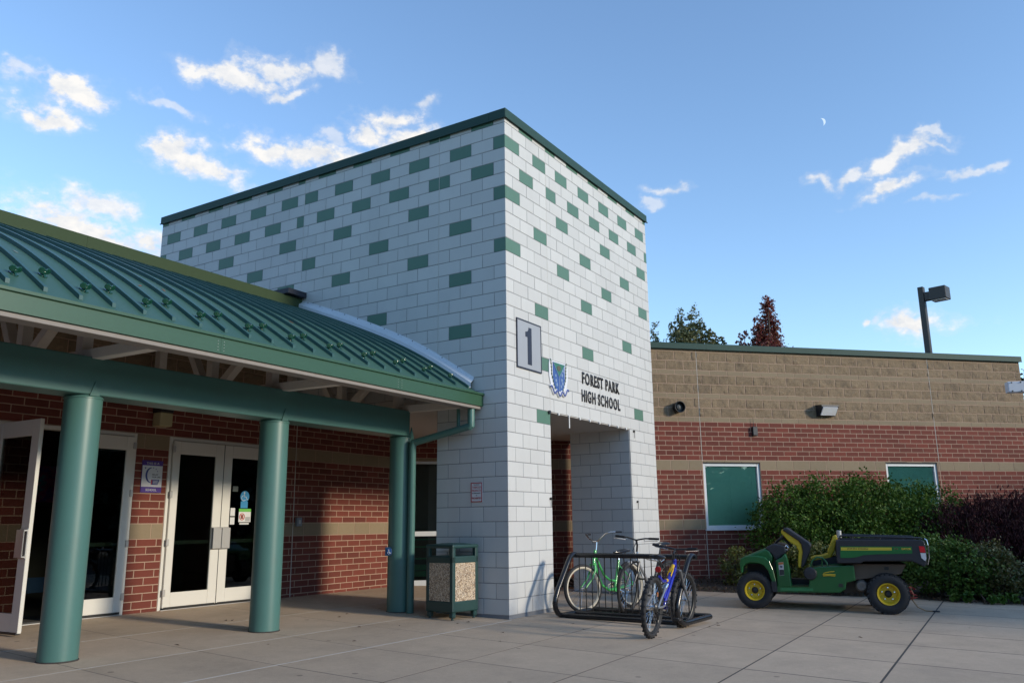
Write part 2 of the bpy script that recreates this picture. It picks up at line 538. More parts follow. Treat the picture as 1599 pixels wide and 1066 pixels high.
def piece(w, h, kind, m, depth=.05):
    w, h = round(w, 3), round(h, 3)
    var = random.randrange(5) if kind == 'split' else 0
    key = (w, h, m.name, var)
    if key in PIECE:
        return PIECE[key]
    mb = MB()
    if kind == 'split':
        nx, nz = max(4, int(w / .042)), 6
        rr = random.Random(var * 31 + int(w * 1000))
        bumps = [(rr.uniform(-w / 2, w / 2), rr.uniform(-h / 2, h / 2), rr.uniform(-.006, .008), rr.uniform(.02, .06)) for _ in range(16)]
        vs, fs = [], []
        for j in range(nz + 1):
            for i in range(nx + 1):
                fx = 0 if i == 0 else 1 if i == nx else .02 + .96 * (i - 1) / (nx - 2)
                fz = 0 if j == 0 else 1 if j == nz else .04 + .92 * (j - 1) / (nz - 2)
                x, z = -w / 2 + w * fx, -h / 2 + h * fz
                edge = i in (0, nx) or j in (0, nz)
                y = -.0015
                if not edge:
                    y = -.0045 + sum(-a * math.exp(-((x - bx) ** 2 + (z - bz) ** 2) / (s * s)) for bx, bz, a, s in bumps) + rr.uniform(-.004, .004)
                    if 1 < i < nx - 1:
                        x += rr.uniform(-.008, .008)
                    if 1 < j < nz - 1:
                        z += rr.uniform(-.008, .008)
                vs.append((x, min(y, -.0015), z))
        for j in range(nz):
            for i in range(nx):
                a = j * (nx + 1) + i
                fs.append((a, a + 1, a + nx + 2, a + nx + 1))
        o = len(vs)
        vs += [(-w / 2, depth, -h / 2), (w / 2, depth, -h / 2), (w / 2, depth, h / 2), (-w / 2, depth, h / 2)]
        bot = [i for i in range(nx + 1)]
        top = [nz * (nx + 1) + i for i in range(nx + 1)]
        fs.append(tuple(bot[::-1]) + (o, o + 1))
        fs.append(tuple(top) + (o + 2, o + 3))
        fs.append(tuple(j * (nx + 1) for j in range(nz + 1)) + (o + 3, o))
        fs.append(tuple(j * (nx + 1) + nx for j in range(nz + 1))[::-1] + (o + 1, o + 2))
        mb.add(vs, fs)
        me = mb.mesh("split_face_block", m, fix=True)
    else:
        c = .003
        y = -.004
        x, z = w / 2, h / 2
        mb.add([(-x, depth, -z), (x, depth, -z), (x, depth, z), (-x, depth, z),
                (-x, y + c, -z), (x, y + c, -z), (x, y + c, z), (-x, y + c, z),
                (-x + c, y, -z + c), (x - c, y, -z + c), (x - c, y, z - c), (-x + c, y, z - c)],
               [(0, 1, 5, 4), (1, 2, 6, 5), (2, 3, 7, 6), (3, 0, 4, 7), (4, 5, 9, 8), (5, 6, 10, 9), (6, 7, 11, 10), (7, 4, 8, 11), (8, 9, 10, 11)])
        me = mb.mesh(kind, m)
    PIECE[key] = me
    return me
def lay(parent, cells, score, limit=300):
    """cells: (x0,x1,z0,z1,name,kind,material,matrix). the best seen become parts, the others one 'stuff' part per name"""
    names = {}
    for c in cells:
        names.setdefault(c[4], []).append(c)
    for nm, cs in names.items():
        cs.sort(key=lambda c: -score(c))
        rest = None
        for i, (x0, x1, z0, z1, _, kind, m, M) in enumerate(cs):
            g = JOINT[kind] / 2
            wd, ht = x1 - x0 - 2 * g, z1 - z0 - 2 * g
            if wd < .012 or ht < .012:
                continue
            me = piece(wd, ht, kind, m)
            T = M @ Matrix.Translation(((x0 + x1) / 2, random.uniform(-.0015, .0015), (z0 + z1) / 2))
            if i < limit:
                o = bpy.data.objects.new(nm, me)
                C.objects.link(o)
                o.parent = parent
                o.matrix_local = T
            else:
                if rest is None:
                    rest = (MB(), m)
                rest[0].add([v.co for v in me.vertices], [tuple(p.vertices) for p in me.polygons], T)
        if rest:
            link(nm, rest[0].mesh(nm + "_mass", rest[1]), parent, False, kind='stuff')
JOINT = {'brick': .0125, 'smooth': .010, 'split': .012, 'block': .0085}
BR, BH = .3048, .1016
COURSE0 = .099
Z_B1, Z_B2, Z_TOP = 1.115, 2.334, 3.350
def courses():
    """(z0, z1, type) from the ground to the coping of the school walls"""
    res = []
    z = Z_B1 - 10 * BH
    for i in range(10):
        res.append((z, z + BH, 'brick')); z += BH
    res.append((z, z + 2 * BH, 'smooth')); z += 2 * BH
    for i in range(10):
        res.append((z, z + BH, 'brick')); z += BH
    res.append((z, z + 2 * BH, 'smooth')); z += 2 * BH
    for i in range(8):
        res.append((z, z + BH, 'brick')); z += BH
    for k in range(3):
        res.append((z, z + BH, 'smooth')); z += BH
        for i in range(2):
            res.append((z, z + 2 * BH, 'split')); z += 2 * BH
    res.append((z, z + .075, 'smooth'))
    return res
def masonry(x0, x1, holes, joints, brick_off=0.0, block_off=0.0):
    cells = []
    xs = [x0] + sorted(joints) + [x1]
    for k, (za, zb, ty) in enumerate(courses()):
        L_ = BR if ty == 'brick' else .4064
        off = (brick_off if ty == 'brick' else block_off) + (L_ / 2 if k % 2 else 0)
        i0 = math.floor((x0 - off) / L_)
        x = off + i0 * L_
        while x < x1:
            a, b = max(x, x0), min(x + L_, x1)
            segs = [(a, b)]
            for j in joints:
                segs = [t for (p, q) in segs for t in (((p, j - .004), (j + .004, q)) if p < j < q else ((p, q),))]
            for p, q in segs:
                if q - p > .03:
                    nm, m = {'brick': ('brick', BRICK), 'smooth': ('smooth_block', SMOOTHCMU), 'split': ('split_face_block', SPLITCMU)}[ty]
                    cells.append((p, q, za, zb, nm, ty, m, Matrix()))
            x += L_
    return cut(cells, holes)
def coping(parent, x0, x1, z0, z1, yf, yb, every=3.05, start=0.0, m=None):
    x = x0
    edges = [x0]
    k = start
    while k < x1:
        if k > x0 + .2:
            edges.append(k)
        k += every
    edges.append(x1)
    for a, b in zip(edges, edges[1:]):
        mb = MB()
        mb.prism([(-yf, z0), (-yf + .014, z0 - .012), (-yf, z0 + .0), (-yf, z1 - .01), (-yf - .012, z1), (-yb, z1), (-yb, z0 + .02)], 0, b - a - .002, Matrix.Translation((b, 0, 0)) @ YZ(0))
        mb.build("coping", m or COPING, parent, world=False)

# -------- the entrance building: brick wall with the doors, parallel to X at Y = 4.27
WY = 4.27
school = thing("school_building", "long red brick school wall with two pairs of white doors under the green canopy", "building", (0, WY, 0))
H_D1 = (-4.66, -2.78, 0.0, 2.53)
H_D2 = (-2.265, -.395, 0.0, 2.53)
holes = [H_D1, H_D2]
core = MB()
grid_core(core, -9.2, 2.95, -.05, 4.93, holes, 0.0, .22)
core.build("wall_core", MORTAR, school, world=False)
cells = masonry(-9.2, 2.86, holes, [.15], brick_off=-2.20, block_off=-2.45)
def sc_door(c):
    x, z = (c[0] + c[1]) / 2, (c[2] + c[3]) / 2
    if x < -5.2 or x > 2.75:
        return 0
    s = (c[1] - c[0]) * (c[3] - c[2]) / ((x - CAM.x) ** 2 + 108)
    return s * (1 if z < 2.85 else .25)
lay(school, cells, sc_door)
MB().box(.146, .154, -.006, .02, .15, 4.9).build("control_joint", SEALANT, school, world=False)
coping(school, -9.2, 2.80, 4.862, 5.055, -.15, .25, 3.05, -6.9, mat("parapet_coping_paint", (.040, .062, .030), .6, spec=.12, var=.05))

# -------- doors (local coordinates of the building: x, y out = -, z)
def leaf(parent, x0, x1, z0, z1, hinge_side, M=Matrix(), open_=False):
    gx0, gx1 = x0 + (.115 if hinge_side < 0 else .15), x1 - (.15 if hinge_side < 0 else .115)
    gz0, gz1 = z0 + .20, z1 - .185
    mb = MB()
    t = .045
    mb.bbox(x0, gx0, -t, 0, z0, z1, .004, 1, M).bbox(gx1, x1, -t, 0, z0, z1, .004, 1, M)
    mb.bbox(gx0, gx1, -t + .001, -.001, z0, gz0, .004, 1, M).bbox(gx0, gx1, -t + .001, -.001, gz1, z1, .004, 1, M)
    d = mb.build("door", DOORWHITE, parent, world=False)
    g = MB().box(gx0 - .003, gx1 + .003, -.027, -.019, gz0 - .003, gz1 + .003, M).build("pane", GLASSDOOR, d, world=False)
    bar = MB().bbox(gx0 - .05, gx1 + .05, .012, .055, 1.03, 1.085, .01, 1, M).build("push_bar", PUSHBAR, d, world=False)
    hx = gx1 + .075 if hinge_side < 0 else gx0 - .075
    hb = MB().bbox(hx - .074, hx + .074, -t - .012, -t + .002, .945, 1.265, .004, 1, M)
    hb.bbox(hx - .074, hx + .074, -t - .05, -t - .040, .955, 1.255, .004, 1, M).bbox(hx - .074, hx + .074, -t - .042, -t - .008, .955, .972, .003, 1, M).bbox(hx - .074, hx + .074, -t - .042, -t - .008, 1.238, 1.255, .003, 1, M)
    hb.build("handle", STEEL, d, world=False)
    ex = x0 if hinge_side < 0 else x1
    for zz in (z0 + .2, 1.06, 1.72, z1 - .12):
        MB().bbox(ex - .022, ex + .022, -t - .018, -t + .004, zz - .045, zz + .045, .004, 1, M).build("hinge", STEEL, d, world=False)
    MB().box(x0 + .02, x1 - .02, -t - .004, -.006, z0 - .016, z0 + .01, M).build("door_sweep", DARKSTEEL, d, world=False)
    return d
PUSHBAR = mat("push_bar_paint", (.62, .78, .68), .4)
ZF = .165
for (hx0, hx1, hz0, hz1), pair in ((H_D1, 0), (H_D2, 1)):
    fr = MB()
    fr.bbox(hx0, hx0 + .045, -.012, .12, .13, hz1, .003, 1).bbox(hx1 - .045, hx1, -.012, .12, .13, hz1, .003, 1)
    fr.bbox(hx0 + .045, hx1 - .045, -.0115, .12, hz1 - .05, hz1, .003, 1)
    fr.build("door_frame", DOORWHITE, school, world=False)
    MB().box(hx0 + .03, hx1 - .03, -.05, .14, .115, .162).build("threshold", STEEL, school, world=False)
    xm = (hx0 + hx1) / 2
    xl, xr = hx0 + .05, hx1 - .05
    if pair == 0:
        leaf(school, xm + .004, xr, ZF + .02, hz1 - .055, 1)
        # the left leaf stands wide open, turned about its hinge towards the plaza
        Mh = Matrix.Translation((xl + .02, -.06, 0)) @ Matrix.Rotation(rad(-88.5), 4, 'Z') @ Matrix.Translation((-xl, 0, 0))
        d = leaf(school, xl, xl + .875, ZF + .0, hz1 - .045, -1, Mh)
        d['label'] = "white glazed door leaf standing wide open"
    else:
        leaf(school, xl, xm - .004, ZF + .02, hz1 - .055, -1)
        d2 = leaf(school, xm + .004, xr, ZF + .02, hz1 - .055, 1)
        MB().box(xm - .003, xm + .003, -.046, -.02, ZF + .02, hz1 - .055).build("weather_strip", DARKSTEEL, school, world=False)
        # stickers on the right hand pane
        yy = -.030
        bl = mat("sticker_blue", (.03, .22, .42), .5); gr = mat("sticker_green", (.12, .42, .06), .5)
        wh = mat("sticker_white", (.62, .62, .60), .5); rd = mat("sticker_red", (.5, .05, .04), .5); bk = mat("sticker_black", (.02, .02, .02), .5)
        def disc(cx, cz, r, y0, y1, n=24):
            return [(cx + r * math.cos(2 * math.pi * i / n), cz + r * math.sin(2 * math.pi * i / n)) for i in range(n)], y0, y1
        q = MB()
        q.prism(disc(-.893, 1.72, .085, 0, 0)[0], 0, .002, XZ(yy))
        q.box(-.965, -.83, yy - .0015, yy, 1.545, 1.645)
        s1 = q.build("access_sticker", bl, d2, world=False)
        s1['label'] = "round blue wheelchair access sticker"
        q = MB()
        q.prism(disc(-.905, 1.775, .014, 0, 0, 10)[0], .002, .004, XZ(yy))
        q.path([(-.905, yy - .003, 1.757), (-.900, yy - .003, 1.715), (-.868, yy - .003, 1.712), (-.853, yy - .003, 1.672), (-.838, yy - .003, 1.678)], .0055, 6)
        q.path([(-.915 + .04 * math.cos(a), yy - .003, 1.695 + .04 * math.sin(a)) for a in [rad(100 + 28 * k) for k in range(9)]], .0045, 6)
        q.build("wheelchair_symbol", wh, d2, world=False)
        MB().box(-.99, -.76, yy - .002, yy, 1.49, 1.535).build("sticker_header", gr, d2, world=False)
        s2 = MB().box(-.99, -.76, yy - .002, yy, 1.335, 1.489).build("warning_sticker", wh, d2, world=False)
        s2['label'] = "small white NO sticker with a green header"
        q = MB().torus(.047, .006, 24, 6, Matrix.Translation((-.928, yy - .003, 1.415)) @ Matrix.Rotation(rad(90), 4, 'X'))
        q.tube((-.96, yy - .004, 1.45), (-.896, yy - .004, 1.38), .005, n=6)
        q.build("prohibition_ring", rd, d2, world=False)
        MB().bbox(-.953, -.903, yy - .0035, yy - .001, 1.385, 1.445, .001, 1).build("pictogram", mat("pictogram_brown", (.18, .08, .06), .6), d2, world=False)
        q = MB()
        for k in range(4):
            q.box(-.865, -.775, yy - .003, yy - .001, 1.352 + k * .016, 1.359 + k * .016)
        q.build("small_print", bk, d2, world=False)
        MB().box(-.97, -.79, yy - .002, yy, 1.30, 1.322).build("sticker_strip", wh, d2, world=False)
        MB().bbox(-1.150, -1.065, yy - .002, yy, 1.425, 1.545, .001, 1).build("paper_note", wh, d2, world=False)
        MB().bbox(-1.150, -1.065, yy - .002, yy, 1.30, 1.408, .001, 1).build("paper_note", wh, d2, world=False)
        MB().bbox(-1.13, -1.03, yy - .002, yy, 1.79, 1.87, .001, 1).build("faded_note", mat("sticker_grey", (.10, .12, .11), .5), d2, world=False)
        DOOR2 = d2
# dim lobby behind the doors
lob = MB()
lob.box(-9.2, 2.6, 9.0, 9.1, .1, 3.1).box(-9.2, -9.1, .23, 9.0, .1, 3.1).box(2.5, 2.6, .23, 9.0, .1, 3.1)
lob.box(-9.2, 2.6, .22, 9.1, 3.1, 3.2)
lob.build("lobby_walls", INTERIOR, school, world=False)
MB().box(-9.2, 2.6, .14, 9.1, .02, .155).build("lobby_floor", INTFLOOR, school, world=False)
pb = MB().bbox(-2.45, -.9, 3.60, 3.66, .155, 1.62, .01, 1).build("lobby_counter", mat("counter_dark", (.03, .025, .02), .5), school, world=False)
MB().box(-2.45, -.9, 3.57, 3.599, .2, .5).build("blue_panel", mat("panel_blue", (.02, .08, .22), .5), school, world=False)
MB().bbox(-2.33, -2.12, 3.64, 3.68, 1.72, 2.28, .004, 1).build("green_poster", mat("poster_green", (.04, .20, .06), .5), school, world=False)
def poster_mat():
    m = mat("poster_colours", (.3, .1, .4), .5)
    t = m.node_tree
    g_ = t.nodes.new("ShaderNodeNewGeometry")
    n_ = t.nodes.new("ShaderNodeTexNoise"); n_.inputs["Scale"].default_value = 6
    t.links.new(g_.outputs["Position"], n_.inputs["Vector"])
    c_ = t.nodes.new("ShaderNodeValToRGB")
    c_.color_ramp.elements[0].color = (.08, .03, .30, 1); c_.color_ramp.elements[0].position = .35
    c_.color_ramp.elements[1].color = (.04, .25, .40, 1); c_.color_ramp.elements[1].position = .65
    x = c_.color_ramp.elements.new(.5); x.color = (.40, .05, .30, 1)
    t.links.new(n_.outputs["Fac"], c_.inputs[0])
    t.links.new(c_.outputs[0], t.nodes["Principled BSDF"].inputs["Base Color"])
    return m
MB().bbox(-2.10, -1.55, 3.64, 3.68, 1.70, 2.30, .004, 1).build("purple_poster", poster_mat(), school, world=False)
MB().box(-2.45, -.9, 3.665, 3.70, 1.62, 2.4).build("poster_board", mat("board_dark", (.03, .03, .035), .6), school, world=False)

# -------- the classroom wing: the same masonry at 45 degrees
WA = Vector((6.64, .51, 0))
wing = thing("classroom_wing", "low angled school wing of red brick and split-face buff block with a green coping", "building", WA, (0, 0, rad(-45)))
WINS = [(1.03, 2.36, 1.115, 2.49), (5.45, 6.78, 1.115, 2.51)]
STORE = (-5.30, -4.05, .125, 2.48)
wh_ = WINS + [STORE]
S1 = 9.40
core = MB()
grid_core(core, -5.32, S1, -.2, 4.93, wh_, 0.0, .24)
core.box(S1 - .24, S1, .24, 6.0, -.2, 4.93)
core.build("wall_core", MORTAR, wing, world=False)
cells = masonry(-5.30, S1, wh_, [1.02, 6.84], brick_off=.06, block_off=.10)
def sc_wing(c):
    x, z = (c[0] + c[1]) / 2, (c[2] + c[3]) / 2
    vis = (-5.2 < x < -4.5) or (-2.35 < x < -1.85 and z < 2.9) or (x > 0 and not (z < .9 and 1.6 < x)) 
    if not vis:
        return 0
    if 2.2 < x < 6.2 and z < 1.9 or x > 4.9 and z < 1.4:
        return .001
    P = WA + Vector((.7071, -.7071, 0)) * x
    return (c[1] - c[0]) * (c[3] - c[2]) / (P - CAM).length_squared * 10
lay(wing, cells, sc_wing)
# the end of the wing, seen edge-on: return of the same wall
ret = MB()
for k, (za, zb, ty) in enumerate(courses()):
    ret.box(S1 + .001, S1 + .010, .03 + (.2 if k % 2 else 0), 5.9, za + .005, zb - .005)
ret.build("end_wall", SPLITCMU, wing, world=False)
for j in (1.02, 6.84):
    for a, b in ((.10, 1.10), (2.52, 4.92)) if j == 1.02 else ((2.54, 4.92),):
        MB().box(j - .0035, j + .0035, -.004, .02, a, b).build("control_joint", SEALANT, wing, world=False)
coping(wing, -6.5, S1 + .05, 4.925, 5.055, -.05, .30, 3.05, 1.25)
def window(parent, x0, x1, z0, z1, sill=True):
    fr = MB()
    fr.bbox(x0, x0 + .065, .03, .12, z0, z1, .004, 1).bbox(x1 - .065, x1, .03, .12, z0, z1, .004, 1)
    fr.bbox(x0 + .065, x1 - .065, .031, .12, z1 - .075, z1, .004, 1).bbox(x0 + .065, x1 - .065, .031, .12, z0, z0 + .075, .004, 1)
    w_ = fr.build("window", FRAMEALU, parent, world=False)
    MB().box(x0 + .06, x1 - .06, .068, .074, z0 + .07, z1 - .07).build("pane", GLASSWIN, w_, world=False)
    bl_ = MB()
    z = z0 + .085
    while z < z1 - .09:
        bl_.box(x0 + .07, x1 - .07, .085, .088, z, z + .0235, Matrix.Translation((0, 0, 0)))
        z += .025
    bl_.box(x0 + .07, x1 - .07, .0885, .0895, z0 + .07, z1 - .07)
    bl_.box(x0 + .64, x0 + .644, .080, .084, z0 + .085, z1 - .1)
    bl_.build("blind", BLINDM, w_, world=False)
    MB().bbox(x0 - .03, x1 + .03, -.035, .10, z0 - .03, z0 - .001, .005, 1).build("sill", FRAMEALU, w_, world=False)
    hd = MB().box(x0, x1, -.004, .03, z1 - .012, z1 + .018).build("head_joint", DARKJOINT, w_, world=False)
    # dark room behind
    MB().box(x0 - .1, x1 + .1, .25, .26, z0 - .1, z1 + .1).build("room_shade", INTERIOR, w_, world=False)
for q in WINS:
    window(wing, *q)
# storefront window beside the passage, behind the downpipe
x0, x1, z0, z1 = STORE
fr = MB()
for a in (x0, x1 - .06):
    fr.bbox(a, a + .06, .02, .12, z0, z1, .004, 1)
fr.bbox(x0 + .06, x1 - .06, .021, .12, z1 - .05, z1, .004, 1)
fr.bbox(x0 + .06, x1 - .06, .021, .12, z0, z0 + .115, .004, 1)
fr.bbox(x0 + .06, x1 - .06, .021, .12, 1.055, 1.145, .004, 1)
sf = fr.build("storefront_window", FRAMEALU, wing, world=False)
for a, b in ((z0 + .11, 1.06), (1.14, z1 - .045)):
    MB().box(x0 + .055, x1 - .055, .066, .073, a, b).build("pane", GLASSSTORE, sf, world=False)
MB().box(x0, x1, .6, .62, 0, 2.6).build("room_shade", INTERIOR, sf, world=False)
gb = mat("reflection_green", (.24, .60, .37), .5)  # slats added in place of green bands reflected in the glass
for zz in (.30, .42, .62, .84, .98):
    MB().bbox(x0 + .07, x1 - .07, .20, .26, zz, zz + (.10 if zz < .5 else .025), .004, 1).build("reflection_slat", gb, sf, world=False)

# ---------------------------------------------------------------- the painted block tower
BW, BHH, TZ0 = .4064, .2032, .075
TW, TL = 5.331, 8.198
OPX0, OPX1, OPZ = 1.2192, 4.142, TZ0 + 14 * .2032
tower = thing("block_tower", "tall white painted block entrance tower dotted with green blocks and numbered 1", "tower", (0, 0, 0))
ztop = TZ0 + 36 * BHH
core = MB()
i_ = .0005
core.box(i_, TW - i_, i_, .22, OPZ, ztop).box(i_, .22, .22, TL, OPZ, ztop).box(TW - .22, TW - i_, .22, TL, OPZ, ztop).box(.22, TW - .22, TL - .2, TL, OPZ, ztop)
core.box(i_, OPX0 - i_, i_, OPX0 - i_, -.1, OPZ).box(OPX1 + i_, TW - i_, i_, OPX0, -.1, OPZ)
core.box(.2, TW - .2, .2, TL - .2, ztop - .3, ztop - .2)
core.build("wall_core", BLOCKJOINT, tower)
SOFFIT = mat("passage_ceiling", (.50, .47, .43), .7, var=.06, nscale=4)
MB().box(.004, TW - .01, .004, 4.25, OPZ - .012, OPZ - .002).build("passage_ceiling", SOFFIT, tower)
GREEN_L = {0: [1, 3, 5, 7, 9, 10.5, 12.2, 14.2, 16.2, 18.2, 19.95], 2: [.25, 2, 4, 6, 8, 9.9, 11.2, 13.2, 15.2, 17.2, 19.2],
           4: [1, 3, 5, 7, 9, 10.5, 12.2, 14.2, 16.2, 18.2, 19.95], 6: [.25, 4, 8, 11.2, 15.2, 19.2], 8: [2, 6, 9.9, 13.2, 17.2],
           10: [.25, 4, 8, 11.2, 15.2], 12: [2, 9.9], 14: [6], 16: [2]}
GREEN_R = {0: [1.5, 3.4, 5.3, 7.3, 9.3, 11.3, 13], 2: [.5, 2.5, 4.3, 6.3, 8.3, 10.3, 12.3], 4: [1.5, 3.4, 5.3, 7.3, 9.3, 11.3, 13],
           6: [.5, 4.3, 8.3, 12.3], 8: [2.5, 6.3, 10.3], 10: [.5, 4.3, 8.3, 12.3], 12: [6.3], 14: [2.5, 10.3], 16: [6.3], 18: [2.5], 20: [11.3], 22: [2.5]}
ML = Matrix.Rotation(rad(-90), 4, 'Z')
def rows_left(k):
    if k % 2 == 0:
        b = [0, .5, 1.5, 2.5] + ([3.0] if k in (0, 4) or k > 0 else []) + [3.5, 4.5, 5.5, 6.5, 7.5, 8.5, 9.5, 10.27] + [10.7 + i for i in range(10)]
    else:
        b = [0, 1, 2, 3] + [4, 5, 6, 7, 8, 9, 10, 10.27] + [11.2 + i for i in range(9)]
    return [x for x in b if x < TL / BW - .05] + [TL / BW]
def rows_right(k):
    if k % 2 == 0:
        b = [0, 1, 2, 3] + [3.8 + i for i in range(10)]
    else:
        b = [0, .5, 1.5, 2.5, 3.0] + [3.3 + i for i in range(10)]
    return [x for x in b if x < TW / BW - .05] + [TW / BW]
ROOF = [(.42, 3.06), (.62, 3.19), (.8, 3.31), (1.2, 3.57), (1.7, 3.85), (2.3, 4.13), (2.9, 4.38), (3.5, 4.62), (4.12, 4.85)]
def roof_z(y):
    for (a, b), (c, d) in zip(ROOF, ROOF[1:]):
        if a <= y <= c:
            return b + (d - b) * (y - a) / (c - a)
    return ROOF[0][1] if y < ROOF[0][0] else ROOF[-1][1]
cells = []
corners = []
for k in range(36):
    z1 = ztop - k * BHH
    z0 = z1 - BHH
    low = z1 < OPZ + .01
    for side, rows, G in (('L', rows_left(k), GREEN_L), ('R', rows_right(k), GREEN_R)):
        for i, (a, b) in enumerate(zip(rows, rows[1:])):
            green = any(a - .01 < c < b + .01 and abs(c - (a + b) / 2) < .62 for c in G.get(k, []))
            if side == 'L' and k in (0, 4) and (abs(a - 2.5) < .01 or abs(a - 3) < .01):
                green = True
            if i == 0:
                if side == 'R':
                    corners.append((k, z0, z1, green))
                continue
            u0, u1 = a * BW, b * BW
            nm, m = ("green_block", GREENBLOCK) if green else ("block", WHITEBLOCK)
            if side == 'L':
                if low and u0 > OPX0 - .01:
                    continue
                cells.append((-u1, -u0, z0, z1, nm, 'block', m, ML))
            else:
                if low and OPX0 - .01 < (u0 + u1) / 2 < OPX1:
                    if u1 > OPX1 + .03:
                        u0 = OPX1
                    else:
                        continue
                if low and u0 < OPX1 < u1 - .03:
                    u0 = OPX1
                cells.append((u0, u1, z0, z1, nm, 'block', m, Matrix()))
    if low:
        # jamb of the passage, facing -X
        st = [0, 1, 2, 3] if k % 2 else [0, .5, 1.5, 2.5, 3]
        for a, b in zip(st, st[1:]):
            cells.append((-b * BW, -a * BW - (.006 if a == 0 else 0), z0, z1, "block", 'block', WHITEBLOCK, Matrix.Translation((OPX1, 0, 0)) @ ML))
def sc_tower(c):
    x, z = (c[0] + c[1]) / 2, (c[2] + c[3]) / 2
    P = c[7] @ Vector((x, 0, z))
    nrm = c[7].to_3x3() @ Vector((0, -1, 0))
    v = CAM - P
    s = (c[1] - c[0]) * (c[3] - c[2]) * max(0, v.normalized().dot(nrm)) / v.length_squared
    if P.x < .01 and P.y > .4 and 2.95 < z < roof_z(P.y) + .1:
        s *= .1
    if P.x < .01 and P.y > 4.0 and z < 5.0:
        s = 0
    return s
lay(tower, cells, sc_tower)
for k, z0, z1, green in corners:
    g = .00425
    if k % 2 == 0:
        mb = MB().bbox(-.0045, BW - g, -.0045, BW / 2 - g, z0 + g, z1 - g, .003, 1)
    else:
        mb = MB().bbox(-.0045, BW / 2 - g, -.0045, BW - g, z0 + g, z1 - g, .003, 1)
    mb.build("green_block" if green else "block", GREENBLOCK if green else WHITEBLOCK, tower)
# control joints down both faces
for mb in (MB().box(3 * BW - .003, 3 * BW + .003, -.004, .02, OPZ, ztop), MB().box(-.004, .02, 3 * BW - .003, 3 * BW + .003, OPZ, ztop), MB().box(-.004, .02, 10.27 * BW - .003, 10.27 * BW + .003, 4.8, ztop)):
    mb.build("control_joint", SEALANT, tower)
# coping all round: sheet metal cap with drip edge
cz0, cz1 = ztop - .135, ztop + .012
for nm, mb in (("front", MB().bbox(-.035, 2.45, -.035, .26, cz0, cz1, .006, 1)), ("front", MB().bbox(2.452, TW + .035, -.035, .26, cz0, cz1, .006, 1)),
               ("side", MB().bbox(-.0345, .26, .2605, 4.3, cz0, cz1 - .001, .006, 1)), ("side", MB().bbox(-.0345, .26, 4.302, TL + .035, cz0, cz1 - .001, .006, 1)),
               ("back", MB().bbox(.2605, TW - .2605, TL - .2, TL + .035, cz0, cz1 - .002, .006, 1)), ("right", MB().bbox(TW - .26, TW + .0345, .2605, TL + .035, cz0, cz1 - .003, .006, 1))):
    mb.build("coping", COPING, tower)
MB().box(-.048, TW + .048, -.048, -.030, cz0 - .012, cz0 + .006).box(-.047, -.030, -.030, TL + .04, cz0 - .0125, cz0 + .0055).build("drip_edge", COPING, tower)

# ---------------------------------------------------------------- number plate, crest, lettering on the tower front
def text_mesh(body, size, extrude, offset=0.0, sx=1.0, align='LEFT'):
    cu = bpy.data.curves.new("t", 'FONT')
    cu.body = body
    cu.size = size
    cu.extrude = extrude
    cu.offset = offset
    cu.align_x = align
    cu.resolution_u = 3
    ob = bpy.data.objects.new("t", cu)
    C.objects.link(ob)
    dg = bpy.context.evaluated_depsgraph_get()
    me = bpy.data.meshes.new_from_object(ob.evaluated_get(dg))
    bpy.data.objects.remove(ob)
    bpy.data.curves.remove(cu)
    for v in me.vertices:
        v.co.x *= sx
    return me
def bounds(me):
    xs = [v.co.x for v in me.vertices]
    ys = [v.co.y for v in me.vertices]
    return min(xs), max(xs), min(ys), max(ys)
def text_on(body, T, m, parent, width=None, height=.1, extrude=.001, offset=0.0, name="lettering", center=True, world=True, label=None):
    """text fitted to width x height; T maps text plane (x right, y up, z out)"""
    me = text_mesh(body, 1.0, 0.0, offset)
    x0, x1, y0, y1 = bounds(me)
    cap = y1 - y0
    sy = height / cap
    sx = width / (x1 - x0) if width else sy
    bm = bmesh.new()
    bm.from_mesh(me)
    if extrude:
        r = bmesh.ops.extrude_face_region(bm, geom=bm.faces[:])
        for g in r['geom']:
            if isinstance(g, bmesh.types.BMVert):
                g.co.z += extrude
    for v in bm.verts:
        v.co = T @ Vector(((v.co.x - (x0 + x1) / 2 if center else v.co.x - x0) * sx, (v.co.y - y0) * sy, v.co.z))
    bmesh.ops.recalc_face_normals(bm, faces=bm.faces[:])
    bm.to_mesh(me)
    bm.free()
    me.name = name
    me.materials.clear()
    me.materials.append(m)
    o = link(name, me, parent, world)
    if label:
        o['label'] = label
    return o
def TF(x, y, z):   # plane facing -Y
    return Matrix(((1, 0, 0, x), (0, 0, -1, y), (0, 1, 0, z), (0, 0, 0, 1)))
def TL_(x, y, z):  # plane facing -X
    return Matrix(((0, 0, -1, x), (-1, 0, 0, y), (0, 1, 0, z), (0, 0, 0, 1)))
INK = mat("letter_black", (.012, .012, .014), .45)
let = thing("wall_lettering", "two lines of black raised capital letters on the white tower beside the crest", "lettering", (2.26, -.01, 3.2))
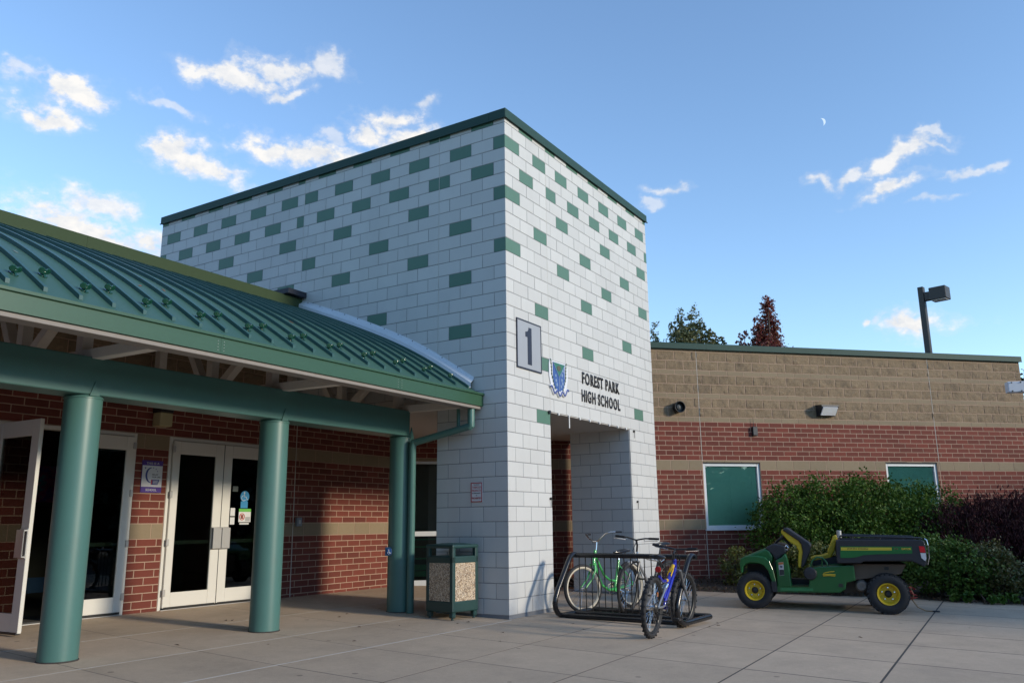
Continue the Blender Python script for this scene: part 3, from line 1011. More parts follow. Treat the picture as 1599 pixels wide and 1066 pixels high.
def word_line(txt, x0, x1, zb, h):
    probe = text_mesh(txt, 1.0, 0, .026)
    bx = bounds(probe)
    bpy.data.meshes.remove(probe)
    sx = (x1 - x0) / (bx[1] - bx[0])
    x = 0
    for i, ch in enumerate(txt):
        if ch == ' ':
            continue
        pre = text_mesh(txt[:i + 1], 1.0, 0, .026)
        pb = bounds(pre)
        bpy.data.meshes.remove(pre)
        me = text_mesh(ch, 1.0, 0, .026)
        b = bounds(me)
        cx = pb[1] - (b[1] - b[0])
        sy = h / .70
        bm = bmesh.new()
        bm.from_mesh(me)
        r = bmesh.ops.extrude_face_region(bm, geom=bm.faces[:])
        for g in r['geom']:
            if isinstance(g, bmesh.types.BMVert):
                g.co.z += .008
        T = TF(x0, -.0075, zb)
        for v in bm.verts:
            v.co = T @ Vector((((v.co.x - b[0]) * .86 + (b[1] - b[0]) * .07 + cx - bx[0]) * sx, v.co.y * sy, v.co.z))
        bmesh.ops.recalc_face_normals(bm, faces=bm.faces[:])
        bm.to_mesh(me)
        bm.free()
        me.materials.clear()
        me.materials.append(INK)
        me.name = "letter"
        link("letter", me, let)
word_line("FOREST PARK", 2.295, 3.755, 3.506, .19)
word_line("HIGH SCHOOL", 2.258, 3.765, 3.212, .188)
# number plate
num = thing("number_sign", "grey square plate with a dark border and a big number 1", "sign", (.6, 0, 3.83))
NAVY = mat("sign_navy", (.016, .021, .040), .5)
PLATE = mat("sign_grey", (.33, .345, .37), .45, var=.05, nscale=3)
x0, x1, z0, z1 = .252, .952, 3.467, 4.194
MB().bbox(x0, x1, -.018, -.0065, z0, z1, .003, 1).build("plate", PLATE, num)
mb = MB()
b = .016
for q in ((x0 - .004, x0 + b, z0 - .004, z1 + .004), (x1 - b, x1 + .004, z0 - .004, z1 + .004)):
    mb.box(q[0], q[1], -.022, -.007, q[2], q[3])
mb.box(x0 + b, x1 - b, -.022, -.0071, z1 - b, z1 + .004).box(x0 + b, x1 - b, -.022, -.0071, z0 - .004, z0 + b)
mb.build("border", NAVY, num)
MB().prism([(.55, 3.545), (.665, 3.545), (.665, 4.105), (.585, 4.105), (.575, 4.065), (.545, 4.040), (.490, 4.028), (.490, 3.955), (.55, 3.955)], 0, .004, XZ(-.018)).build("digit", NAVY, num)
# crest
crest = thing("school_crest", "blue and green shield crest with a white laurel border beside the number plate", "crest", (1.48, 0, 3.45))
WHT = mat("crest_white", (.68, .69, .72), .5)
BLU = mat("crest_blue", (.040, .105, .32), .5)
GRN = mat("crest_green", (.03, .16, .11), .5)
DBL = mat("crest_ribbon", (.075, .11, .30), .5)
LBL = mat("crest_line", (.20, .29, .44), .5)
BRN = mat("crest_brown", (.10, .09, .06), .6)
cx, ct, cb = 1.485, 3.70, 3.30
def shield(w, t, bm_, n=9):
    pts = [(cx - w, t), (cx + w, t)]
    for i in range(1, n):
        a = i / n
        pts.append((cx + w * math.cos(a * math.pi / 2) ** .75, t - (t - bm_) * (.35 + .65 * math.sin(a * math.pi / 2))))
    pts.append((cx, bm_))
    for i in range(n - 1, 0, -1):
        a = i / n
        pts.append((cx - w * math.cos(a * math.pi / 2) ** .75, t - (t - bm_) * (.35 + .65 * math.sin(a * math.pi / 2))))
    return pts
outer = [(cx - .30, 3.66), (cx - .275, 3.735), (cx - .235, 3.76), (cx - .205, 3.725), (cx + .205, 3.725), (cx + .225, 3.75), (cx + .265, 3.735), (cx + .30, 3.66), (cx + .30, 3.48), (cx + .25, 3.34), (cx + .15, 3.25), (cx, 3.215), (cx - .15, 3.25), (cx - .25, 3.34), (cx - .30, 3.48)]
MB().prism(outer, 0, .012, XZ(-.006)).build("backing_plate", WHT, crest)
MB().prism(shield(.19, 3.705, 3.265), .012, .018, XZ(-.006)).build("shield", BLU, crest)
MB().prism([(cx - .185, 3.702), (cx + .185, 3.702), (cx, 3.49)], .018, .021, XZ(-.006)).build("green_field", GRN, crest)
mb = MB()
mb.path([(cx - .188, -.028, 3.70), (cx, -.028, 3.485), (cx + .188, -.028, 3.70)], .008, 6).tube((cx, -.028, 3.49), (cx, -.028, 3.28), .006, n=6)
mb.build("chevron", LBL, crest)
mb = MB()
mb.prism([(cx - .045 + .06 * math.cos(a) + .04, 3.625 + .045 * math.sin(a)) for a in [2 * math.pi * i / 12 for i in range(12)]], .021, .025, XZ(-.006))
mb.build("tree_emblem", BRN, crest)
mb = MB()
rr = random.Random(3)
for sx_, sz in ((-.11, 3.50), (-.10, 3.42), (-.075, 3.36), (.10, 3.53), (.085, 3.45), (.11, 3.40), (.06, 3.35), (.13, 3.60)):
    n = 7
    mb.prism([(cx + sx_ + rr.uniform(.018, .034) * math.cos(2 * math.pi * i / n), sz + rr.uniform(.018, .036) * math.sin(2 * math.pi * i / n)) for i in range(n)], .018, .022, XZ(-.006))
mb.build("charge", LBL, crest)
LAU = mat("laurel_green", (.03, .07, .04), .6)
for sd in (-1, 1):
    for i in range(9):
        a = i / 8
        px = cx + sd * (.245 - .02 * math.sin(a * 3) - max(0, a - .55) * .25)
        pz = 3.72 - a * .42
        M = XZ(-.006) @ Matrix.Translation((px, pz, 0)) @ Matrix.Rotation(sd * rad(-28 + 40 * a), 4, 'Z')
        MB().prism([(0, -.030), (.019, -.006), (.015, .018), (0, .032), (-.015, .018), (-.019, -.006)], .012, .016, M).build("laurel_leaf", LAU, crest)
mb = MB()
rib = [(cx - .29 + .58 * i / 28, 3.225 + .075 * (2 * i / 28 - 1) ** 2 + .034 * math.sin(i / 28 * math.pi * 7)) for i in range(29)]
mb.path([(x, -.012, z) for x, z in rib], .030, 6)
mb.build("ribbon_backing", WHT, crest)
mb = MB()
mb.path([(x, -.030, z) for x, z in rib], .018, 6)
mb.build("ribbon", DBL, crest)
# clips strung along the lintel
cl = thing("clip_string", "row of small white clips and a dark stub along the tower doorway lintel", "light string", (2.6, 0, OPZ))
mb = MB()
for i, x in enumerate([1.46, 1.80, 2.17, 2.53, 2.89, 3.27, 3.62, 3.97]):
    mb.bbox(x - .014, x + .014, -.028, -.004, OPZ - .035, OPZ + .006, .006, 1)
mb.bbox(1.79, 1.815, -.022, -.010, OPZ - .20, OPZ - .03, .004, 1)
mb.build("clip", mat("clip_white", (.7, .7, .68), .5), cl)
MB().lathe([(.0, 0), (.028, .0), (.028, .03), (0, .03)], 14, Matrix.Translation((1.165, -.005, OPZ - .015)) @ Matrix.Rotation(rad(90), 4, 'X'), caps=False).build("stub", BLACKPL, cl)
for x, z in ((4.30, OPZ - .03), (1.155, 1.62), (4.33, 1.63)):
    mb = MB().lathe([(0, 0), (.02, 0), (.02, .03), (0, .03)], 10, Matrix.Translation((x, -.004, z)) @ Matrix.Rotation(rad(90), 4, 'X'), caps=False)
    mb.tube((x, -.03, z), (x + .02, -.02, z - .12), .005, n=6)
    tag(mb.build("wall_hook", DARKSTEEL), {4.30: "small dark hook high on the pier right of the tower doorway", 1.155: "small dark hook on the pier left of the tower doorway", 4.33: "small dark hook low on the pier right of the tower doorway"}[x], "hook", "hooks beside the tower doorway")
# tobacco notice on the shaded side of the tower
tob = thing("tobacco_sign", "small white notice with red border and red print on the shaded tower wall", "sign", (0, .513, 1.7))
RED = mat("notice_red", (.42, .04, .05), .5)
SGW = mat("notice_white", (.62, .62, .63), .5)
MB().bbox(-.014, -.006, .415, .611, 1.560, 1.835, .004, 2).build("plate", SGW, tob)
mb = MB()
for a, b, c, d in ((.418, .430, 1.563, 1.832), (.596, .608, 1.563, 1.832)):
    mb.box(-.0165, -.0135, a, b, c, d)
mb.box(-.0164, -.0135, .430, .596, 1.563, 1.575).box(-.0164, -.0135, .430, .596, 1.820, 1.832)
mb.build("border", RED, tob)
for txt, z, h, w_, m in (("THE USE OF", 1.795, .014, .10, INK), ("TOBACCO", 1.752, .028, .145, RED), ("PRODUCTS", 1.708, .028, .145, RED), ("IN THIS FACILITY", 1.678, .014, .14, INK), ("IS", 1.648, .014, .018, INK), ("PROHIBITED", 1.603, .028, .15, RED)):
    text_on(txt, TL_(-.0145, .513, z), m, tob, w_, h, .0015, .015)

# ---------------------------------------------------------------- entrance canopy
canopy = thing("entrance_canopy", "curved green standing-seam metal canopy on round teal columns along the brick wall", "canopy", (-2.7, 1.7, gz(1.7)))
CX0 = -8.4
def sm_roof(n=26):
    ys = [.42 + (4.12 - .42) * i / n for i in range(n + 1)]
    zs = [roof_z(y) for y in ys]
    for _ in range(6):
        zs = [zs[0]] + [(zs[i - 1] + 2 * zs[i] + zs[i + 1]) / 4 for i in range(1, n)] + [zs[-1]]
    return list(zip(ys, zs))
RP = sm_roof()
def rz(y):
    for (a, b), (c, d) in zip(RP, RP[1:]):
        if a <= y <= c:
            return b + (d - b) * (y - a) / (c - a)
    return RP[-1][1]
ribs = [-.135 - .3025 * k for k in range(28)]
def strip(x0, x1, off, th, pts=None):
    pts = pts or RP
    poly = [(-y, z + off) for y, z in pts] + [(-y, z + off - th) for y, z in pts[::-1]]
    return MB().prism(poly, 0, x1 - x0, Matrix.Translation((x1, 0, 0)) @ YZ(0))
pan0 = strip(-.1512, .1512, 0, .012).mesh("roof_panel", ROOFM, fix=True, smooth=True)
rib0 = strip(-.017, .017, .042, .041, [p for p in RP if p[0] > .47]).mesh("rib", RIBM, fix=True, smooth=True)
for k, x in enumerate(ribs):
    o = link("roof_panel", pan0, canopy)
    o.location = (x - .1512, 0, random.uniform(-.001, .001))
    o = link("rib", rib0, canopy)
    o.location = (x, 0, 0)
strip(-.135, -.004, 0, .012).build("roof_panel", ROOFM, canopy, smooth=True)
# snow guards: two-lobed cast brackets
g = MB()
g.bbox(-.035, .035, -.045, .045, -.004, .010, .003, 1)
for s in (-1, 1):
    g.lathe([(0, -.011), (.030, -.009), (.036, 0), (.030, .009), (0, .011)], 12, Matrix.Translation((s * .030, -.01, .058)) @ Matrix.Rotation(rad(90), 4, 'X') @ Matrix.Rotation(rad(s * 20), 4, 'Y'), caps=False)
g.bbox(-.016, .016, -.03, .03, .008, .055, .004, 1)
g.tube((0, -.035, .02), (0, -.065, -.005), .013, .010, 8)
gm = g.mesh("snow_guard", mat("snow_guard_green", (.008, .055, .034), .2, coat=.3), fix=True, smooth=True)
for k, x in enumerate(ribs):
    y = .93 if k % 2 else .80
    o = link("snow_guard", gm, canopy)
    a = math.atan2(rz(y + .1) - rz(y - .1), .2)
    o.location = (x - .15, y, rz(y) + .002)
    o.rotation_euler = (a, 0, 0)
    o.scale = (.82, .82, .82)
# fascia with upper lip, in lengths
for a, b in ((-8.4, -4.55), (-4.548, -1.85), (-1.848, .03)):
    mb = MB()
    mb.prism([(-.40, 2.895), (-.40, 3.045), (-.375, 3.052), (-.375, 3.078), (-.43, 3.082), (-.47, 3.082), (-.47, 2.895)], 0, b - a, Matrix.Translation((b, 0, 0)) @ YZ(0))
    mb.build("fascia", FASCIAM, canopy)
mb = MB()
for x0 in (-4.55, -1.85):
    for dx in (-.035, .035):
        for z in (2.925, 2.955, 2.985, 3.015):
            mb.lathe([(0, 0), (.005, 0), (.003, .004), (0, .004)], 6, Matrix.Translation((x0 + dx, .4, z)) @ Matrix.Rotation(rad(90), 4, 'X'), caps=False)
mb.build("rivet", STEEL, canopy)
# eave channel below the fascia, roof deck underside and trusses
MB().bbox(CX0, -.02, .425, .60, 2.852, 2.894, .004, 1).build("eave_channel", mat("eave_channel_shaded_paint", (.24, .215, .195), .7, var=.1, nscale=12), canopy)  # pale channel darkened: the shade of its underside is in the colour
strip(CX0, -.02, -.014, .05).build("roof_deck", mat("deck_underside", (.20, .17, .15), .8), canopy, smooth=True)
for X in (-7.54, -5.10, -2.66, -.22):
    tr = []
    def memb(p, q, w_=.055):
        p, q = Vector(p), Vector(q)
        d = (q - p)
        M = Matrix.Translation(p) @ d.to_track_quat('Z', 'X').to_matrix().to_4x4()
        # pair of angles back to back
        mb = MB()
        mb.box(-w_, w_, -.006 - .05, -.002 - .05, 0, d.length, M).box(-w_, w_, .002 + .05, .006 + .05, 0, d.length, M)
        mb.box(-w_, -w_ + .006, -.05, .05, 0, d.length, M).box(w_ - .006, w_, -.05, .05, 0, d.length, M)
        return mb
    memb((X, .50, 2.915), (X, 4.22, 2.965), .05).build("truss_chord", TRUSSM, canopy)
    strip(X - .055, X + .055, -.064, .10, RP[1:]).build("truss_rafter", TRUSSM, canopy)
    for y in (1.78, 2.93, 4.05):
        memb((X, y, 2.98), (X, y, rz(y) - .1)).build("truss_post", TRUSSM, canopy)
    memb((X, 3.02, 2.98), (X, 4.0, rz(4.0) - .16), .045).build("truss_brace", TRUSSM, canopy)
    memb((X, 2.84, 2.98), (X, 1.86, rz(1.86) - .16), .045).build("truss_brace", TRUSSM, canopy)
# pale and rusty scuffs on the pans
rq = random.Random(4)
scw, scr = MB(), MB()
for k in range(2, 26):
    for _ in range(rq.choice((0, 1, 1, 2))):
        x = ribs[k] - rq.uniform(.06, .24)
        y = rq.uniform(1.0, 2.9)
        a = math.atan2(rz(y + .1) - rz(y - .1), .2)
        M = Matrix.Translation((x, y, rz(y) + .002)) @ Matrix.Rotation(a, 4, 'X') @ Matrix.Rotation(rq.uniform(-.9, .3), 4, 'Z')
        (scr if rq.random() < .35 else scw).box(-.010, .010, -rq.uniform(.02, .06), rq.uniform(.02, .05), 0, .002, M)
scw.build("scuff_mark", mat("scuff_pale", (.20, .25, .23), .7), canopy)
scr.build("scuff_mark", mat("scuff_rust", (.22, .10, .06), .7), canopy)
MB().bbox(-.42, -.008, 4.02, 4.40, 5.058, 5.15, .006, 1).build("ridge_notch_dark", mat("notch_dark", (.02, .022, .035), .6), canopy)  # dark box added to stand for the dark notch beside the tower
# beam and columns
BY0, BY1, BZ0, BZ1 = 1.53, 1.87, 2.525, 2.895
MB().bbox(CX0, -.245, BY0, BY1, BZ0, BZ1, .012, 2).build("beam", TEAL, canopy)
for X in (-7.54, -5.10, -2.66, -.22):
    zb = gz(1.7) - .03
    prof = [(.172, zb), (.172, 2.490), (.179, 2.492), (.179, 2.505), (.172, 2.515), (.165, 2.524)]
    c_ = MB().lathe(prof, 48, Matrix.Translation((X, 1.70, 0))).build("column", TEAL, canopy, smooth=True)
    MB().prism([(X - .05, 2.515), (X + .05, 2.515), (X, 2.66)], 0, .012, XZ(1.529)).build("gusset", TEAL, c_)
    MB().torus(.175, .008, 40, 6, Matrix.Translation((X, 1.70, gz(1.7) + .002))).build("base_sealant", DARKJOINT, c_)
# flashing that follows the curve up the tower wall
fl = [(y, z) for y, z in RP if y > .43]
def band(xa, za, xb, zb, th=.004):
    mb = MB()
    n = len(fl)
    vs = []
    for y, z in fl:
        vs += [(xa, y, z + za), (xb, y, z + zb), (xb, y, z + zb - th), (xa, y, z + za - th)]
    fs = []
    for i in range(n - 1):
        for k in range(4):
            fs.append((i * 4 + k, i * 4 + (k + 1) % 4, i * 4 + 4 + (k + 1) % 4, i * 4 + 4 + k))
    fs += [(0, 1, 2, 3), tuple((n - 1) * 4 + k for k in (3, 2, 1, 0))]
    return mb.add(vs, fs)
band(-.012, .150, -.085, .090).build("flashing", FLASHM, canopy)
band(-.085, .090, -.088, .020, .003).build("flashing_skirt", FLASHM, canopy)
band(-.088, .022, -.120, .016).build("flashing_foot", FLASHM, canopy)
band(-.007, .185, -.014, .148, .003).build("flashing_lip", FLASHM, canopy)
mb = MB()
for i in range(2, len(fl), 2):
    mb.lathe([(0, 0), (.009, 0), (.006, .005), (0, .005)], 8, Matrix.Translation((-.011, fl[i][0], fl[i][1] + .170)) @ Matrix.Rotation(rad(-90), 4, 'Y'), caps=False)
mb.build("flashing_screw", DARKSTEEL, canopy)
# downpipe from the eave to the last column
dp = thing("downpipe", "teal downpipe cranked from the eave corner to the foot of the last column", "downpipe", (-.27, 1.46, gz(1.46)))
mb = MB()
mb.path([(-.165, .50, 2.90), (-.165, .50, 2.665)], .052, 16)
p1 = Vector((-.165, .50, 2.612))
mb.path([(-.165, .50, 2.665), p1, (-.165, .53, 2.598)], .052, 16)
mb.path([(-.165, .50, 2.612), (-.262, 1.40, 2.43), (-.27, 1.46, 2.42)], .05, 16)
mb.path([(-.266, 1.43, 2.44), (-.27, 1.46, 2.36), (-.27, 1.46, gz(1.46) + .002)], .052, 16)
mb.build("pipe", TEAL, dp, smooth=True)
MB().torus(.053, .006, 24, 6, Matrix.Translation((-.165, .50, 2.86))).build("collar", TEAL, dp)
MB().bbox(-.185, -.145, .70, .74, 2.56, 2.90, .004, 1).build("strap", TEAL, dp)
for z in (.72, 1.8):
    MB().torus(.054, .005, 24, 6, Matrix.Translation((-.27, 1.46, z))).build("collar", TEAL, dp)

# ---------------------------------------------------------------- ground, slabs, bed
gm_ = MB()
gm_.box(-400, 400, -400, 400, -.75, -.62)
link("ground", gm_.mesh("ground", mat("far_ground", (.16, .15, .13), .9, var=.1, nscale=.3)), kind='structure')
base = MB()
ys = [-30, -20, -10, 0, 10]
vs = []
for y in ys:
    for x in (-40, 40):
        vs.append((x, y, gz(y) - .0006))
base.add(vs, [(2 * i, 2 * i + 1, 2 * i + 3, 2 * i + 2) for i in range(len(ys) - 1)])
link("pavement_base", base.mesh("pavement_base", DARKJOINT), kind='structure')
pave = bpy.data.objects.new("pavement", None)
C.objects.link(pave)
pave['kind'] = 'structure'
XL = [-16.2, -14.98, -13.76, -12.54, -11.32, -10.1, -8.92, -7.7, -6.5, -5.28, -4.06, -2.83, -1.62, -.40, .88, 2.06, 3.28, 4.5, 5.72, 6.94, 8.16, 9.38, 10.6, 11.8, 13.0]
YL = [4.27, 2.58, 1.15, -.05, -1.28, -2.48, -3.64, -4.80, -6.02, -7.2, -8.4, -9.6, -10.8, -12, -13.2]
def gx(i, y):
    return XL[i] + .06 * y
def gy(j, x):
    return YL[j] + (.03 * (x + 1) if j > 3 else 0)
def corner(i, j):
    y = YL[j]
    for _ in range(4):
        x = gx(i, y)
        y = gy(j, x)
    return Vector((x, y, gz(y)))
for i in range(len(XL) - 1):
    for j in range(len(YL) - 1):
        p = [corner(i, j + 1), corner(i + 1, j + 1), corner(i + 1, j), corner(i, j)]
        c_ = sum(p, Vector()) / 4
        if c_.x > 7.6 or c_.y > 3 and c_.x > 3 or c_.x + c_.y > 8.5 or (c_.x < -11 and c_.y > -2):
            continue
        g_ = .0045 if j < 3 else (.0105 if j in (6, 7) else .0065)
        dz = 0
        q = []
        for k in range(4):
            a, b, d = p[k], p[k - 1], p[(k + 1) % 4]
            q.append(a + (b - a).normalized() * g_ + (d - a).normalized() * g_)
        r_ = .004
        top = [v + (c_ - v).normalized() * .0004 + Vector((0, 0, dz)) for v in q]
        mid = [v + Vector((0, 0, dz - .0004)) for v in q]
        bot = [v + Vector((0, 0, -.06)) for v in q]
        mb = MB().add([*bot, *mid, *top], [(8, 9, 10, 11)] + [(a + o, (a + 1) % 4 + o, (a + 1) % 4 + o + 4, a + o + 4) for o in (0, 4) for a in range(4)])
        o = link("slab", mb.mesh("slab", CONCRETE, fix=True), pave)
# pale sealant in the joints that run along the building
for j, w_ in ((1, .010), (2, .010), (3, .017)):
    y = YL[j]
    x1 = 2.4 if j < 3 else -.03
    link("joint_sealant", MB().box(-9, x1, y - w_ / 2, y + w_ / 2, gz(y) - .015, gz(y) + .0006).mesh("joint_sealant", SEALANT), pave)
# planting bed
edge = [(3.4, 3.4), (4.6, 2.0), (5.30, .9), (5.46, -.3), (5.55, -1.4), (5.85, -2.4), (6.05, -3.4), (6.05, -4.6), (6.05, -5.8), (6.2, -8), (6.4, -12)]
back = [(3.5, 3.66), (5.0, 2.16), (6.2, .96), (7.4, -.24), (8.6, -1.44), (9.8, -2.64), (11, -3.84), (12.2, -5.04), (13.4, -6.3), (15, -8), (18, -12)]
vs, fs = [], []
rr = random.Random(5)
nseg, ncr = 60, 16
def lerp_poly(P, t):
    k = t * (len(P) - 1)
    i = min(int(k), len(P) - 2)
    f = k - i
    return (P[i][0] + (P[i + 1][0] - P[i][0]) * f, P[i][1] + (P[i + 1][1] - P[i][1]) * f)
for a in range(nseg + 1):
    e, b_ = lerp_poly(edge, a / nseg), lerp_poly(back, a / nseg)
    for c_ in range(ncr + 1):
        f = c_ / ncr
        x, y = e[0] + (b_[0] - e[0]) * f, e[1] + (b_[1] - e[1]) * f
        zz = gz(y) - .04 + (.09 + .07 * min(1, f * 2)) * min(1, f * 6) + (rr.uniform(-.015, .02) if c_ else 0)
        zz = max(zz, gz(y) - .04)
        if f > .8:
            zz = zz * (1 - (f - .8) * 5) + max(.115, 0) * (f - .8) * 5 + rr.uniform(-.01, .01)
        vs.append((x + (rr.uniform(-.015, .015)), y + rr.uniform(-.015, .015), zz))
for a in range(nseg):
    for c_ in range(ncr):
        i = a * (ncr + 1) + c_
        fs.append((i, i + 1, i + ncr + 2, i + ncr + 1))
mb = MB().add(vs, fs)
me = mb.mesh("planting_bed", SOIL, smooth=True)
bm = bmesh.new(); bm.from_mesh(me)
bmesh.ops.recalc_face_normals(bm, faces=bm.faces[:])
if sum(f.normal.z for f in bm.faces) < 0:
    bmesh.ops.reverse_faces(bm, faces=bm.faces[:])
bm.to_mesh(me); bm.free()
link("planting_bed", me, kind='structure')

# ---------------------------------------------------------------- litter bin
BINP = mat("bin_green", (.011, .047, .045), .42, var=.08, nscale=4, bump=.1, bscale=120)
AGG = mat("exposed_aggregate", (.40, .33, .26), .9, var=.1, nscale=10)
t = AGG.node_tree
vn = t.nodes.new("ShaderNodeTexVoronoi"); vn.inputs["Scale"].default_value = 95
g_ = t.nodes.new("ShaderNodeNewGeometry"); t.links.new(g_.outputs["Position"], vn.inputs["Vector"])
cr = t.nodes.new("ShaderNodeValToRGB")
for i, (p_, c_) in enumerate(((0, (.13, .09, .06)), (.3, (.33, .235, .155)), (.55, (.55, .42, .28)), (.8, (.68, .57, .43)), (1, (.20, .16, .14)))):
    e = cr.color_ramp.elements[i] if i < 2 else cr.color_ramp.elements.new(p_)
    e.position = p_; e.color = (*c_, 1)
sp = t.nodes.new("ShaderNodeSeparateColor"); t.links.new(vn.outputs["Color"], sp.inputs[0])
t.links.new(sp.outputs[0], cr.inputs[0]); t.links.new(cr.outputs[0], t.nodes["Principled BSDF"].inputs["Base Color"])
bp = t.nodes.new("ShaderNodeBump"); bp.inputs["Strength"].default_value = .8; bp.inputs["Distance"].default_value = .006
t.links.new(vn.outputs["Distance"], bp.inputs["Height"]); t.links.new(bp.outputs[0], t.nodes["Principled BSDF"].inputs["Normal"])
bn = thing("litter_bin", "square dark green litter bin with pebbled panels standing against the tower", "litter bin", (-.325, .70, gz(.70)), (0, 0, rad(-8)))
h = .25
mb = MB()
mb.bbox(-h, h, -h, h, .095, .235, .015, 2).bbox(-h, h, -h, h, .715, .805, .012, 2)
for sx in (-1, 1):
    for sy in (-1, 1):
        mb.bbox(sx * h - .03 * (sx + 1), sx * h - .03 * (sx - 1), sy * h - .03 * (sy + 1), sy * h - .03 * (sy - 1), .20, .935, .012, 2)
mb.build("frame", BINP, bn, world=False)
mb = MB().bbox(-h - .006, h + .006, -h - .006, h + .006, .905, .955, .018, 2)
mb.add([(-.2, -.2, .955), (.2, -.2, .955), (.2, .2, .955), (-.2, .2, .955), (-.1, -.1, .972), (.1, -.1, .972), (.1, .1, .972), (-.1, .1, .972)], [(0, 1, 5, 4), (1, 2, 6, 5), (2, 3, 7, 6), (3, 0, 4, 7), (4, 5, 6, 7)])
mb.build("lid", BINP, bn, world=False)
for M in [Matrix.Rotation(rad(90 * k), 4, 'Z') for k in range(4)]:
    MB().box(-.192, .192, -h + .006, -h + .022, .233, .717, M).build("aggregate_panel", AGG, bn, world=False)
for sx in (-1, 1):
    for sy in (-1, 1):
        f = MB().bbox(sx * .205 - .035, sx * .205 + .035, sy * .205 - .035, sy * .205 + .035, .025, .10, .01, 1)
        f.lathe([(.0, 0), (.02, 0), (.014, .03)], 10, Matrix.Translation((sx * .205, sy * .205, 0)))
        f.build("foot", BINP, bn, world=False)
MB().box(-.20, .20, -.20, .20, .12, .70).build("liner", DARKSTEEL, bn, world=False)

# ---------------------------------------------------------------- bicycle rack
RO = Vector((.47, -.43, gz(-1.3) + .0))
rk = thing("bike_rack", "long black tubular bicycle rack with a grid of upright bars beside the tower doorway", "bike rack", RO, (math.atan(.02), 0, rad(-95.1)))
# local: x along the rack (away from the wall), y depth (away from the camera)
LEN, DEP = 1.80, .95
r_ = .036
for x, nm in ((0, "a"), (LEN, "b")):
    mb = MB()
    pts = [(x, DEP, r_), (x, .5, r_), (x, .26, r_), (x, .15, .042), (x, .07, .08), (x, .022, .14), (x, .008, .21), (x, .03, .28), (x, .10, .395), (x, .36, .72), (x, .42, .79), (x, .49, .825), (x, .56, .82)]
    mb.path(pts, r_, 14)
    mb.build("end_loop", BLACKPAINT, rk, world=False, smooth=True)
for y in (.16, .50, DEP):
    MB().path([(0, y, r_ + .006), (LEN, y, r_ + .006)], r_ * .9, 14).build("base_rail", BLACKPAINT, rk, world=False, smooth=True)
MB().path([(-.05, .53, .812), (LEN + .06, .53, .812)], .033, 14).build("top_rail", BLACKPAINT, rk, world=False, smooth=True)
for i in range(17):
    x = .08 + i * (LEN - .16) / 16
    MB().path([(x, .51, .05), (x, .53, .80)], .0075, 8).build("grid_bar", BLACKPAINT, rk, world=False, smooth=True)

# ---------------------------------------------------------------- bicycles
GREENP = mat("bike_green", (.06, .42, .10), .25, coat=.6)
BLUEP = mat("bike_blue", (.015, .018, .36), .22, coat=.6)
SILVERP = mat("bike_silver", (.45, .47, .50), .28, metal=.6)
BLACKP = mat("bike_black", (.015, .015, .017), .3, coat=.3)
CREAM = mat("whitewall", (.60, .54, .43), .6, dirt=.3, dirtcol=(.35, .3, .22), dscale=6)
YELLOWD = mat("decal_yellow", (.60, .38, .02), .4)
REDREF = mat("red_reflector", (.55, .02, .02), .2)
AMBER = mat("amber_reflector", (.55, .16, .01), .3)
def wheel(parent, cx, R, tr, tyre_m, rim_m, knob=False, whitewall=None, steer=0.0, steer_at=None, spokes=28):
    M0 = Matrix()
    if steer:
        M0 = Matrix.Translation((steer_at, 0, 0)) @ Matrix.Rotation(steer, 4, 'Z') @ Matrix.Translation((-steer_at, 0, 0))
    M = M0 @ Matrix.Translation((cx, 0, R)) @ Matrix.Rotation(rad(90), 4, 'X')
    mb = MB().torus(R - tr, tr, 48, 10, M)
    if knob:
        for i in range(56):
            a = 2 * math.pi * i / 56
            for s in (-1, 1) if i % 2 else (0,):
                K = M @ Matrix.Rotation(a, 4, 'Z') @ Matrix.Translation((R - .002, 0, s * tr * .6))
                mb.box(-.008, .006, -.010, .010, -.010, .010, K)
    wl = mb.build("wheel", tyre_m, parent, world=False, smooth=not knob)
    rr_ = R - 2 * tr - .004
    if whitewall:
        for s in (-1, 1):
            MB().torus(R - 1.55 * tr, tr * .62, 48, 8, M @ Matrix.Translation((0, 0, s * tr * .55)), squash=.55).build("whitewall", whitewall, wl, world=False, smooth=True)
    MB().torus(rr_, .011, 48, 8, M, squash=1.3).build("rim", rim_m, wl, world=False, smooth=True)
    MB().path([M @ Vector((0, 0, -.045)), M @ Vector((0, 0, -.02)), M @ Vector((0, 0, .02)), M @ Vector((0, 0, .045))], [.012, .022, .022, .012], 12).build("hub", CHROME, wl, world=False, smooth=True)
    sp_ = MB()
    for i in range(spokes):
        a = 2 * math.pi * i / spokes
        a2 = a + (.5 if i % 2 else -.5)
        s = .022 if (i // 2) % 2 else -.022
        sp_.tube(M @ Vector((.02 * math.cos(a2), .02 * math.sin(a2), s)), M @ Vector((rr_ * math.cos(a), rr_ * math.sin(a), 0)), .0013, n=4, caps=False)
    sp_.build("spokes", CHROME, wl, world=False, fix=False)
    return wl, M0
